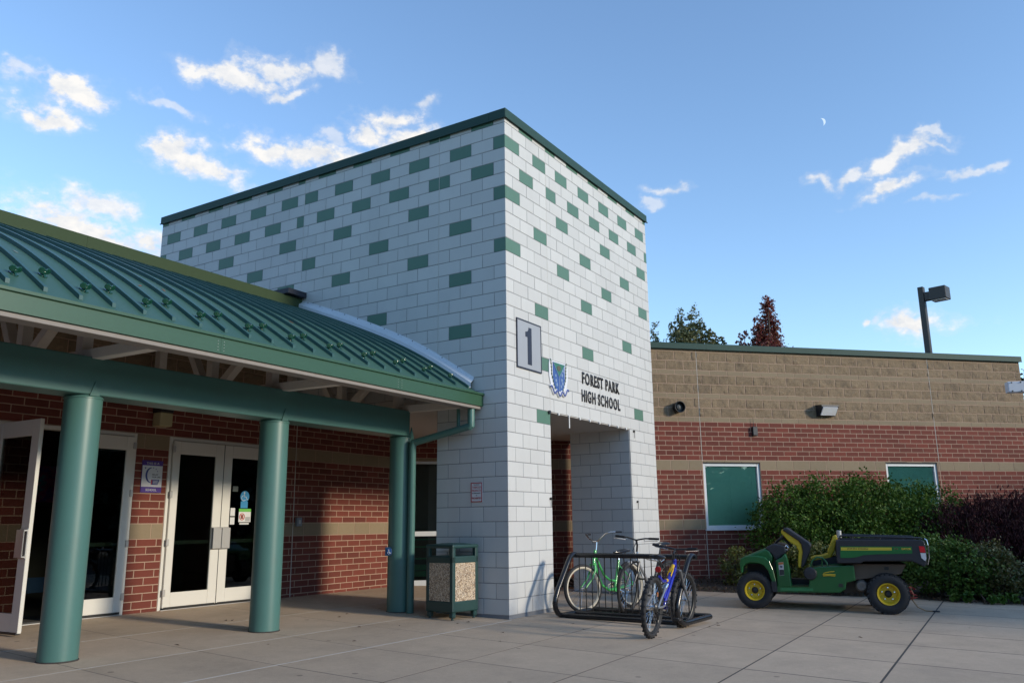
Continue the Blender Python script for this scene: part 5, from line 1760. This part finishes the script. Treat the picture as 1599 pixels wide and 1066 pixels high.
q = MB().lathe([(0, 0), (.028, 0), (.03, .012), (.06, .012), (.075, .0), (.085, -.02), (.085, -.10), (0, -.10)], 24, Matrix.Translation((.345, Y1 - .13, .375)) @ Matrix.Rotation(rad(-90), 4, 'X'), caps=False)
q.build("muffler", mat("muffler_metal", (.22, .20, .18), .55, metal=.5), ct, world=False, smooth=True)
MB().box(-.06, .06, -WID + .1, -.1, .22, .34).box(.06, 1.7, -.72, -.46, .30, .42).build("rear_axle", DARKSTEEL, ct, world=False)
# engine and belly shadow mass
side(MB(), P((.60, .46), (-.12, .56), (-.12, .30), (.60, .26)), Y0 + .35, Y1 - .35).build("engine", DARKSTEEL, ct, world=False)
# driver seat tipped forward, seen from below: black shell, yellow cushions
for nm, poly, m, a, b in (("seat_shell", P((1.405, 1.235), (1.365, 1.245), (1.05, 1.015), (1.02, .975), (1.05, .86), (1.145, .655), (1.19, .65), (1.15, .88), (1.165, .99), (1.20, 1.04), (1.43, 1.205)), BLACKPL, -.53, -.02),
                          ("seat_cushion", P((1.44, 1.205), (1.425, 1.225), (1.20, 1.05), (1.155, .995), (1.138, .88), (1.180, .655), (1.215, .632), (1.232, .66), (1.222, .80), (1.205, .885), (1.24, .965), (1.35, 1.04), (1.455, 1.165)), SEATY, -.50, -.05)):
    s_ = side(MB(), poly, a, b).build(nm, m, ct, world=False, label="black seat shell tipped forward" if nm == "seat_shell" else "yellow cushion of the tipped seat")
    md = s_.modifiers.new("bevel", 'BEVEL'); md.width = .018; md.segments = 3; md.limit_method = 'ANGLE'; md.angle_limit = rad(35)
for poly in (P((.66, 1.12), (.625, 1.09), (.70, .86), (.75, .78), (.79, .80), (.795, .86), (.745, .98), (.70, 1.09)), P((1.06, .765), (1.05, .715), (.80, .735), (.72, .80), (.79, .835), (.90, .80), (1.0, .79))):
    s_ = side(MB(), poly, -1.12, -.60).build("passenger_seat", SEATY, ct, world=False)
    md = s_.modifiers.new("bevel", 'BEVEL'); md.width = .018; md.segments = 3; md.limit_method = 'ANGLE'; md.angle_limit = rad(35)
side(MB(), P((1.04, .72), (.62, .80), (.60, .66), (1.04, .66)), -1.10, -.58).build("seat_base", BLACKPL, ct, world=False)
# cargo bed
bed = P((.665, 1.03), (.64, 1.06), (-.49, 1.055), (-.53, 1.04), (-.545, .98), (-.552, .80), (-.53, .70), (-.50, .672), (-.46, .70), (-.34, .755), (.30, .745), (.345, .72), (.66, .718), (.675, .76))
b_ = side(MB(), bed, Y1 - .06, Y1 + .03).build("cargo_bed", BLACKPL, ct, world=False)
md = b_.modifiers.new("bevel", 'BEVEL'); md.width = .014; md.segments = 2; md.limit_method = 'ANGLE'; md.angle_limit = rad(40)
q = MB()
side(q, bed, Y0 - .03, Y0 + .06)
side(q, P((.66, 1.05), (.60, 1.05), (.60, .74), (.66, .74)), Y0 + .06, Y1 - .06)
side(q, P((-.50, 1.03), (-.555, 1.03), (-.555, .70), (-.50, .72)), Y0 + .06, Y1 - .06)
side(q, P((.60, .78), (-.50, .78), (-.50, .745), (.60, .745)), Y0 + .06, Y1 - .06)
q.build("bed_shell", BLACKPL, ct, world=False)
q = MB()
for y in (Y1 - .015, Y0 + .015):
    q.path([(.60, y, 1.06), (.58, y, 1.085), (-.48, y, 1.068), (-.50, y, 1.05)], .013, 8)
    for x in (.42, .05, -.25):
        q.tube((x, y, 1.03), (x, y, 1.075), .010, n=6)
q.build("tie_rail", BLACKPL, ct, world=False, smooth=True)
yf = Y1 + .0305
gp = side(MB(), P((.608, .965), (-.362, .958), (-.362, .862), (.10, .852), (.30, .838), (.38, .812), (.46, .80), (.615, .798)), yf - .002, yf + .004).build("bed_panel", mat("panel_green", (.012, .13, .03), .35), ct, world=False)
side(MB(), P((.600, .950), (-.092, .946), (-.092, .905), (.602, .905)), yf + .004, yf + .006).build("bed_stripe", mat("stripe_yellow", (.50, .40, .03), .45), ct, world=False)
def TS(x, y, z):  # text on the near side: right is towards the tail (-x), facing +y
    return Matrix(((-1, 0, 0, x), (0, 0, 1, y), (0, 1, 0, z), (0, 0, 0, 1)))
dz_ = lambda s, z: .982 * z - .0196 * s
text_on("JOHN DEERE", TS(.982 * .37, yf + .006, dz_(.37, .913)), INK, ct, .285, .027, .001, .012, world=False)
text_on("GATOR", TS(.982 * -.285, yf + .004, dz_(-.285, .912)), CARTY, ct, .125, .027, .001, .014, world=False)
text_on("TX", TS(.982 * -.15, yf + .004, dz_(-.15, .915)), mat("faint_red", (.20, .05, .03), .5), ct, .06, .020, .001, .012, world=False)
# small yellow script mark on the side panel
q = MB()
for x0, x1, z0, z1, r2 in ((.855, .70, .545, .575, .006), (.865, .69, .525, .528, .007), (.86, .695, .508, .510, .007)):
    q.path([(x0, Y1 - .011, z0), ((x0 + x1) / 2, Y1 - .011, (z0 + z1) / 2 + .006), (x1, Y1 - .011, z1)], r2, 6)
q.build("panel_mark", CARTY, ct, world=False)
for nm, poly, m in (("tail_light", P((-.455, .965), (-.522, .962), (-.535, .90), (-.535, .875), (-.465, .878)), mat("tail_red", (.55, .015, .025), .2)),
                    ("reverse_light", P((-.467, .868), (-.537, .866), (-.539, .79), (-.525, .755), (-.50, .775), (-.475, .80)), LIGHTW)):
    side(MB(), poly, Y1 + .026, Y1 + .036).build(nm, m, ct, world=False)
q = MB().path([(-.545, Y1 - .03, .70), (-.572, Y1 - .03, .80), (-.575, Y1 - .03, .95), (-.56, Y1 - .03, 1.04), (-.53, Y1 - .03, 1.06)], .008, 8)
q.build("tail_hoop", CHROME, ct, world=False, smooth=True)
MB().lathe([(0, 0), (.035, 0), (.035, .10), (.03, .105), (0, .10)], 16, Matrix.Translation((.60, Y1 - .06, 1.055))).build("canister", STEEL, ct, world=False, smooth=True)
# cords hanging behind the rear wheel
q = MB().path([(-.10, -.20, .66), (-.13, -.16, .52), (-.12, -.18, .44)], .007, 6)
q.build("tan_cord", mat("cord_tan", (.30, .20, .06), .8), ct, world=False)
cd = thing("frayed_cord", "frayed red and tan cord trailing on the concrete behind the cart's rear wheel", "cord", (4.4, -4.6, gz(-4.6)))
T = ct.matrix_basis if False else pmat(ct)
q = MB().path([T @ Vector(p) for p in ((-.33, -.50, .36), (-.37, -.52, .26), (-.36, -.53, .15), (-.42, -.55, .06), (-.52, -.56, .014), (-.62, -.55, .01))], .008, 6)
q.build("tan_cord", mat("cord_tan_b", (.32, .20, .10), .8), cd)
q = MB()
rr = random.Random(2)
for k in range(22):
    p = T @ Vector((-.345 + rr.uniform(-.03, .03), -.50 + rr.uniform(-.03, .03), .27 + rr.uniform(-.09, .08)))
    e = p + Vector((rr.uniform(-.04, .04), rr.uniform(-.06, .06), rr.uniform(-.05, .03)))
    q.tube(p, e, .007, .004, 5)
q.build("red_fray", mat("cord_red", (.42, .05, .04), .7), cd)
q = MB().bbox(-.05, .05, -.03, .03, 0, .02, .008, 1, T @ Matrix.Translation((-.66, -.55, .002)))
q.build("cord_end", BLACKPL, cd)

# ---------------------------------------------------------------- street lamp behind the wing
az = rad(85.31); d_ = 28.0
lp = thing("street_lamp", "tall dark lamp post with a square box head rising behind the angled wing", "street lamp", (CAM.x + d_ * math.sin(az), CAM.y + d_ * math.cos(az), -.4), (0, 0, rad(-14)))
LAMPM = mat("lamp_bronze", (.030, .026, .024), .5, var=.1)
MB().bbox(-.085, .085, -.085, .085, 0, 8.75, .012, 1).build("pole", LAMPM, lp, world=False)
MB().bbox(-.2, .2, -.2, .2, -.3, .05, .02, 1).build("base", LAMPM, lp, world=False)
MB().bbox(-.07, .07, -.30, -.08, 8.28, 8.56, .02, 1).build("arm", LAMPM, lp, world=False)
MB().bbox(-.21, .21, -.76, -.28, 8.24, 8.63, .012, 1).build("lamp_head", LAMPM, lp, world=False)
MB().box(-.17, .17, -.72, -.32, 8.225, 8.242).build("lens", LENS, lp, world=False)

# ---------------------------------------------------------------- foliage
def leaves(pts, size, rr, droop=.3, asp=.6, up=None):
    vs, fs = [], []
    for p in pts:
        s = size * rr.uniform(.65, 1.35)
        n = Vector((rr.gauss(0, 1), rr.gauss(0, 1), rr.gauss(.4, 1))).normalized()
        t = n.orthogonal().normalized()
        t = Matrix.Rotation(rr.uniform(0, 6.283), 3, n) @ t
        b = n.cross(t)
        if up:
            t = (t + Vector((0, 0, up))).normalized()
            b = t.cross(n).normalized()
        o = len(vs)
        vs += [p - t * s * .5, p + b * s * asp * .5 + n * s * .06, p + t * s * .5 - n * s * droop * .2, p - b * s * asp * .5 + n * s * .06]
        fs.append((o, o + 1, o + 2, o + 3))
    return vs, fs
def crown_pts(lobes, n, rr, shell=.55, per=28, spread=(.14, .30)):
    """points spread through ellipsoid lobes, denser to the outside, gathered in clumps"""
    vol = [a * b * c for _, (a, b, c) in lobes]
    tot = sum(vol)
    pts = []
    for (c, (a, b, h)), v in zip(lobes, vol):
        k = max(1, int(n * v / tot))
        nc = max(6, k // per)
        for _ in range(nc):
            d = Vector((rr.gauss(0, 1), rr.gauss(0, 1), rr.gauss(0, 1))).normalized()
            r = shell + (1.08 - shell) * rr.random() ** .6
            cc = Vector(c) + Vector((d.x * a, d.y * b, d.z * h)) * r
            cs = (a * b * h) ** (1 / 3) * rr.uniform(*spread)
            for _ in range(k // nc):
                pts.append(cc + Vector((rr.gauss(0, cs * .55), rr.gauss(0, cs * .55), rr.gauss(0, cs * .5))))
    return pts
def tree(name, label, az_d, dist, lobes, trunk_h, m, n, leaf, seed, group="trees behind the wing", cat="tree"):
    """lobes: (sideways, height, rx, rz) as seen from the plaza"""
    a = rad(az_d)
    base = Vector((CAM.x + dist * math.sin(a), CAM.y + dist * math.cos(a), -.6))
    rt = Vector((math.cos(a), -math.sin(a), 0))
    t = thing(name, label, cat, base, group=group)
    rr = random.Random(seed)
    tr = MB()
    tr.path([base, base + Vector((.1, 0, trunk_h * .5)), base + Vector((.05, .1, trunk_h))], [.16, .12, .05], 10)
    cs_ = [base + rt * s + Vector((math.sin(a), math.cos(a), 0)) * rr.uniform(-.25, .25) + Vector((0, 0, z + .6)) for s, z, rx, rz_ in lobes]
    for c, (s, z, rx, rz_) in zip(cs_, lobes):
        st = base + Vector((0, 0, min(trunk_h * .75, (z + .6) * .6)))
        tr.path([st, (st + c) / 2 + Vector((0, 0, .15)), c + Vector((0, 0, rz_ * .3))], [.06, .04, .012], 6)
    tr.build("trunk", BARK, t)
    L_ = [(c, (rx, rx, rz_)) for c, (s, z, rx, rz_) in zip(cs_, lobes)]
    mb = MB().add(*leaves(crown_pts(L_, int(n * 1.7), rr, .12, 14, (.12, .34)), leaf * .66, rr, asp=.7))
    mb.build("crown", m, t, fix=False)
    return t
LG = leafmat("leaf_olive", [(.09, .115, .045), (.125, .14, .05), (.18, .16, .06), (.10, .12, .05)], .5)
LR = leafmat("leaf_red", [(.14, .025, .03), (.24, .04, .03), (.10, .04, .035), (.28, .10, .035)], .5)
LD = leafmat("leaf_dark", [(.018, .03, .016), (.03, .045, .02)], .5)
K = 36 / 1290.0
def H(y):   # height of an image row at 36 m
    return 1.25 + 36 * math.tan(rad((790 - y) / 22.45))
tree("green_tree", "olive green tree showing above the wing coping nearest the tower", 68.15, 36, [(-.05, 9.35, .27, .55), (.1, 8.8, .35, .5), (0, 7.2, .9, 1.6), (0, 5.2, 1.3, 1.8)], 7.5, LG, 14000, .16, 11)
tree("green_tree", "olive green many-lobed tree, the largest crown above the wing coping", 70.34, 36, [(-.5, 9.55, .28, .62), (-.17, 9.72, .29, .72), (.12, 9.6, .25, .65), (.36, 9.72, .30, .68), (.62, 9.2, .25, .5), (.03, 9.05, .8, .55), (0, 7.3, 1.1, 1.5), (0, 5.5, 1.3, 2.0)], 8, LG, 27000, .15, 12)
tree("green_tree", "small olive green treetop between the large green tree and the red tree", 71.9, 36, [(0, 9.15, .24, .42), (.33, 8.85, .28, .28), (-.1, 8.6, .4, .45), (0, 6.8, .9, 1.6)], 8, LG, 13000, .15, 13)
tree("red_tree", "thin wispy red treetop left of the tall red tree above the wing", 74.3, 36, [(-.08, 8.9, .22, .36), (-.3, 8.7, .2, .2), (0, 8.2, .4, .5), (0, 6.5, .7, 1.4)], 8, LR, 6000, .14, 14)
tree("red_tree", "tall dark red autumn tree rising highest above the wing coping", 75.75, 36, [(.03, 9.75, .27, .90), (.08, 10.3, .25, .4), (.28, 9.2, .24, .62), (-.42, 9.2, .25, .55), (-.1, 8.75, .58, .55), (0, 6.8, .9, 1.8)], 8.5, LR, 21000, .135, 15)
tree("dark_tree", "dark tree at the right edge beyond the corner of the wing", 90.6, 40, [(0, 5.5, 1.3, 1.6), (.5, 6.6, .8, .9), (-.3, 3.2, 1.5, 1.8)], 5, LD, 5000, .22, 16)

def bush(name, label, cat, c, lobes, m, n, leaf, seed, group=None, up=None, asp=.6, stems=14, clump=True, shell=.6, mstem=None):
    t = thing(name, label, cat, c, group=group)
    rr = random.Random(seed)
    c = Vector(c)
    st = MB()
    for i in range(stems):
        (lx, ly, lz), (a, b, h) = lobes[i % len(lobes)]
        top = c + Vector((lx + rr.uniform(-.8, .8) * a, ly + rr.uniform(-.8, .8) * b, lz + rr.uniform(.2, .8) * h))
        b0 = c + Vector((lx * .6 + rr.uniform(-.2, .2), ly * .6 + rr.uniform(-.2, .2), -.05))
        st.path([b0, (b0 + top) / 2 + Vector((rr.uniform(-.1, .1), rr.uniform(-.1, .1), 0)), top], [.018, .012, .004], 6)
    st.build("branch", mstem or BARK, t)
    L_ = [(c + Vector(p), r) for p, r in lobes]
    pts = [p for p in crown_pts(L_, n, rr, shell) if p.z > c.z + .02]
    MB().add(*leaves(pts, leaf, rr, up=up, asp=asp)).build("foliage", m, t, fix=False)
    return t
HOL = leafmat("leaf_holly", [(.032, .074, .010), (.055, .112, .015), (.095, .165, .024), (.032, .078, .013)], .5, .18, .18)
BAR = leafmat("leaf_barberry", [(.026, .007, .010), (.044, .011, .014), (.018, .008, .010), (.085, .018, .022)], .65, .08, .2)
LOW = leafmat("leaf_low_green", [(.045, .105, .016), (.07, .14, .022), (.12, .18, .03)], .5, .15, .3)
YEL = leafmat("leaf_yellowing", [(.09, .12, .025), (.17, .17, .035), (.06, .10, .022), (.22, .18, .04)], .45, .2)
def wl2(s, o):
    v = on_wing(s, 0, o)
    return (v.x, v.y, .10)
cc = wl2(3.9, 1.05)
dd = Vector((.7071, -.7071, 0))
def lob(ls):
    return [((dd.x * s + .7071 * q, dd.y * s + .7071 * q, z), r) for s, q, z, r in ls]
bush("holly_bush", "large dark green glossy holly bush under the windows behind the cart", "bush", cc,
     lob([(-1.50, 0, .92, (.80, .78, .88)), (-.7, .05, 1.0, (.85, .80, .92)), (.15, 0, 1.05, (.9, .85, .95)), (1.0, 0, .98, (.85, .8, .92)), (1.75, .05, .92, (.72, .72, .88)), (-.2, -.35, .55, (1.2, .6, .6)), (.2, .1, 1.75, (.35, .3, .28)), (.95, .1, 1.72, (.22, .2, .22)), (-1.1, .1, 1.62, (.3, .3, .2))]),
     HOL, 52000, .062, 21, "shrubs in the planting bed", up=.5, stems=60)
cc = wl2(6.5, 1.75)
bush("barberry_bush", "spiky dark purple barberry bush at the right edge of the bed", "bush", cc,
     lob([(-1.0, 0, .75, (.7, .7, .62)), (-.2, .05, .85, (.8, .75, .72)), (.6, 0, .85, (.8, .75, .72)), (1.4, 0, .75, (.7, .7, .65))]), BAR, 34000, .078, 22, "shrubs in the planting bed", up=1.6, asp=.28, stems=60)
bush("low_shrub", "small yellowing shrub beside the front wheel of the cart, against the brick", "shrub", (6.35, -1.15, .06), [((0, 0, .36), (.30, .32, .36)), ((.1, -.15, .25), (.32, .3, .28))], YEL, 3600, .05, 23, "shrubs in the planting bed")
bush("low_shrub", "yellow-green low shrub seen through the cab of the cart", "shrub", (6.45, -2.35, .04), [((0, .2, .42), (.42, .45, .42)), ((0, -.35, .40), (.42, .45, .42)), ((.1, -.75, .36), (.4, .4, .40))], YEL, 7500, .052, 24, "shrubs in the planting bed")
bush("low_shrub", "rounded mid green low shrub just right of the cart's tail", "shrub", (6.75, -4.60, .0), [((0, .1, .48), (.5, .48, .46)), ((-.1, -.35, .42), (.48, .45, .44))], LOW, 9000, .058, 25, "shrubs in the planting bed")
bush("low_shrub", "low green shrub with browning leaves, rightmost of the clipped row", "shrub", (6.80, -5.35, -.02), [((0, .05, .42), (.5, .40, .46)), ((-.1, -.12, .28), (.42, .35, .32))], leafmat("leaf_browning", [(.055, .10, .02), (.13, .11, .03), (.085, .08, .026), (.045, .085, .018)], .45, .15), 7000, .055, 26, "shrubs in the planting bed")
bush("low_plant", "small blue-green plant at the edge of the bed in the right corner", "plant", (6.75, -6.0, -.06), [((0, 0, .2), (.3, .25, .24))], leafmat("leaf_blue_green", [(.03, .05, .035), (.045, .065, .045)], .5), 1300, .05, 27, "shrubs in the planting bed", up=1.2, asp=.4)
bush("ground_plant", "broad-leaved ground plant at the foot of the low shrubs", "plant", (6.25, -5.05, -.05), [((0, 0, .06), (.18, .55, .09))], LOW, 260, .13, 28, "shrubs in the planting bed", asp=.75, stems=4)
# unseen tree belt added round the viewer to darken reflections and block low sky
rr = random.Random(77)
pts = []
for k in range(250):
    deg = 95 + 255 * k / 249 + rr.uniform(-1, 1)
    a_ = rad(deg)
    left = min(1, max(0, (deg - 205) / 30))
    dq = rr.uniform(48, 60) * (1 - left) + rr.uniform(30, 42) * left
    c0 = Vector((CAM.x + dq * math.sin(a_), CAM.y + dq * math.cos(a_), 0))
    hh_ = rr.uniform(3.0, 4.4) * (1 - left) + rr.uniform(4.6, 6.8) * left
    if deg < 152:
        hh_ = rr.uniform(5.4, 7.0)
    for _ in range(190 + int(130 * left) + (150 if deg < 152 else 0)):
        d3 = Vector((rr.gauss(0, 1), rr.gauss(0, 1), rr.gauss(0, 1))).normalized() * rr.uniform(.5, 1)
        pts.append(c0 + Vector((d3.x * 3.4, d3.y * 3.4, hh_ * (1 + d3.z * .98) - .5)))
# nearer row of trees across the drive: it keeps the cart and the foot of the angled wing in shade
for k in range(34):
    c0 = Vector((5.9 + k * .72 + rr.uniform(-.3, .3), -27.5 + rr.uniform(-1.2, 1.2), 0))
    hh_ = rr.uniform(3.7, 4.15)
    for _ in range(330):
        d3 = Vector((rr.gauss(0, 1), rr.gauss(0, 1), rr.gauss(0, 1))).normalized() * rr.uniform(.5, 1)
        pts.append(c0 + Vector((d3.x * 1.3, d3.y * 1.3, hh_ * (1 + d3.z * .98) - .4)))
link("unseen_trees", MB().add(*leaves(pts, 1.1, rr)).mesh("unseen_trees", LD), kind='stuff')
# litter on the mulch
rr = random.Random(9)
pts = []
for _ in range(2600):
    t_ = rr.random()
    e, b_ = lerp_poly(edge, .1 + .75 * t_), lerp_poly(back, .1 + .75 * t_)
    f = rr.random() ** 1.6
    x, y = e[0] + (b_[0] - e[0]) * f + .08, e[1] + (b_[1] - e[1]) * f
    pts.append(Vector((x, y, gz(y) + .02 + .11 * min(1, f * 3) + rr.uniform(0, .03))))
lv = MB().add(*leaves(pts, .05, rr))
link("leaf_litter", lv.mesh("leaf_litter", leafmat("leaf_litter", [(.05, .03, .018), (.09, .05, .025), (.03, .025, .016), (.05, .055, .02)], .8, .05)), kind='stuff')
# single fallen leaves and crumbs on the concrete
lf = MB().add([(-.03, 0, .002), (-.005, .02, .010), (.032, .004, .004), (.0, -.018, .012), (.0, .0, .004)], [(0, 4, 1), (1, 4, 2), (2, 4, 3), (3, 4, 0)]).mesh("fallen_leaf", mat("dry_leaf", (.05, .03, .02), .8))
for i, (x, y) in enumerate([(-2.35, 2.75), (-2.28, 2.70), (-1.2, 1.9), (-.9, 2.05), (-1.75, 1.05), (-1.35, .75), (-2.6, .35), (-3.3, .9), (-.75, .30), (-.55, .28), (-1.1, -.6), (-1.7, -.95), (.1, -.9), (-.3, -1.25), (.8, -2.45), (1.25, -2.4), (1.0, -2.5), (-3.9, 1.6), (2.6, -5.2), (.9, -4.2)]):
    o = link("fallen_leaf", lf)
    o.location = (x, y, gz(y) + .001)
    o.rotation_euler = (rr.uniform(-.2, .2), rr.uniform(-.2, .2), rr.uniform(0, 6.28))
    s = rr.uniform(.5, 1.1)
    o.scale = (s, s, s)
    tag(o, "small dry brown leaf lying on the concrete", "leaf", "fallen leaves on the concrete")
# the moon: a thin crescent
az, el, dm = rad(80.42), rad(25.35), 900.0
c_ = CAM + Vector((math.sin(az) * math.cos(el), math.cos(az) * math.cos(el), math.sin(el))) * dm
mo = []
Rm = 3.7
n = 20
for i in range(n + 1):
    a = rad(-88 + 176 * i / n)
    mo.append((Rm * math.cos(a), Rm * math.sin(a)))
for i in range(n, -1, -1):
    a = rad(-88 + 176 * i / n)
    mo.append((Rm * .42 * math.cos(a), Rm * math.sin(a)))
mmat = bpy.data.materials.new("moonlight")
mmat.use_nodes = True
p_ = mmat.node_tree.nodes["Principled BSDF"]
p_.inputs["Base Color"].default_value = (.3, .3, .3, 1)
p_.inputs["Emission Color"].default_value = (.36, .46, .58, 1)
p_.inputs["Emission Strength"].default_value = 1.0
mn = MB().prism(mo, -.6, .6)
o = link("moon", mn.mesh("moon", mmat, fix=True))
o.location = c_
Mq = (CAM - c_).to_track_quat('Z', 'Y').to_matrix() @ Matrix.Rotation(rad(12), 3, 'Z')
o.rotation_euler = Mq.to_euler()
tag(o, "thin pale daytime crescent moon in the blue sky", "moon")
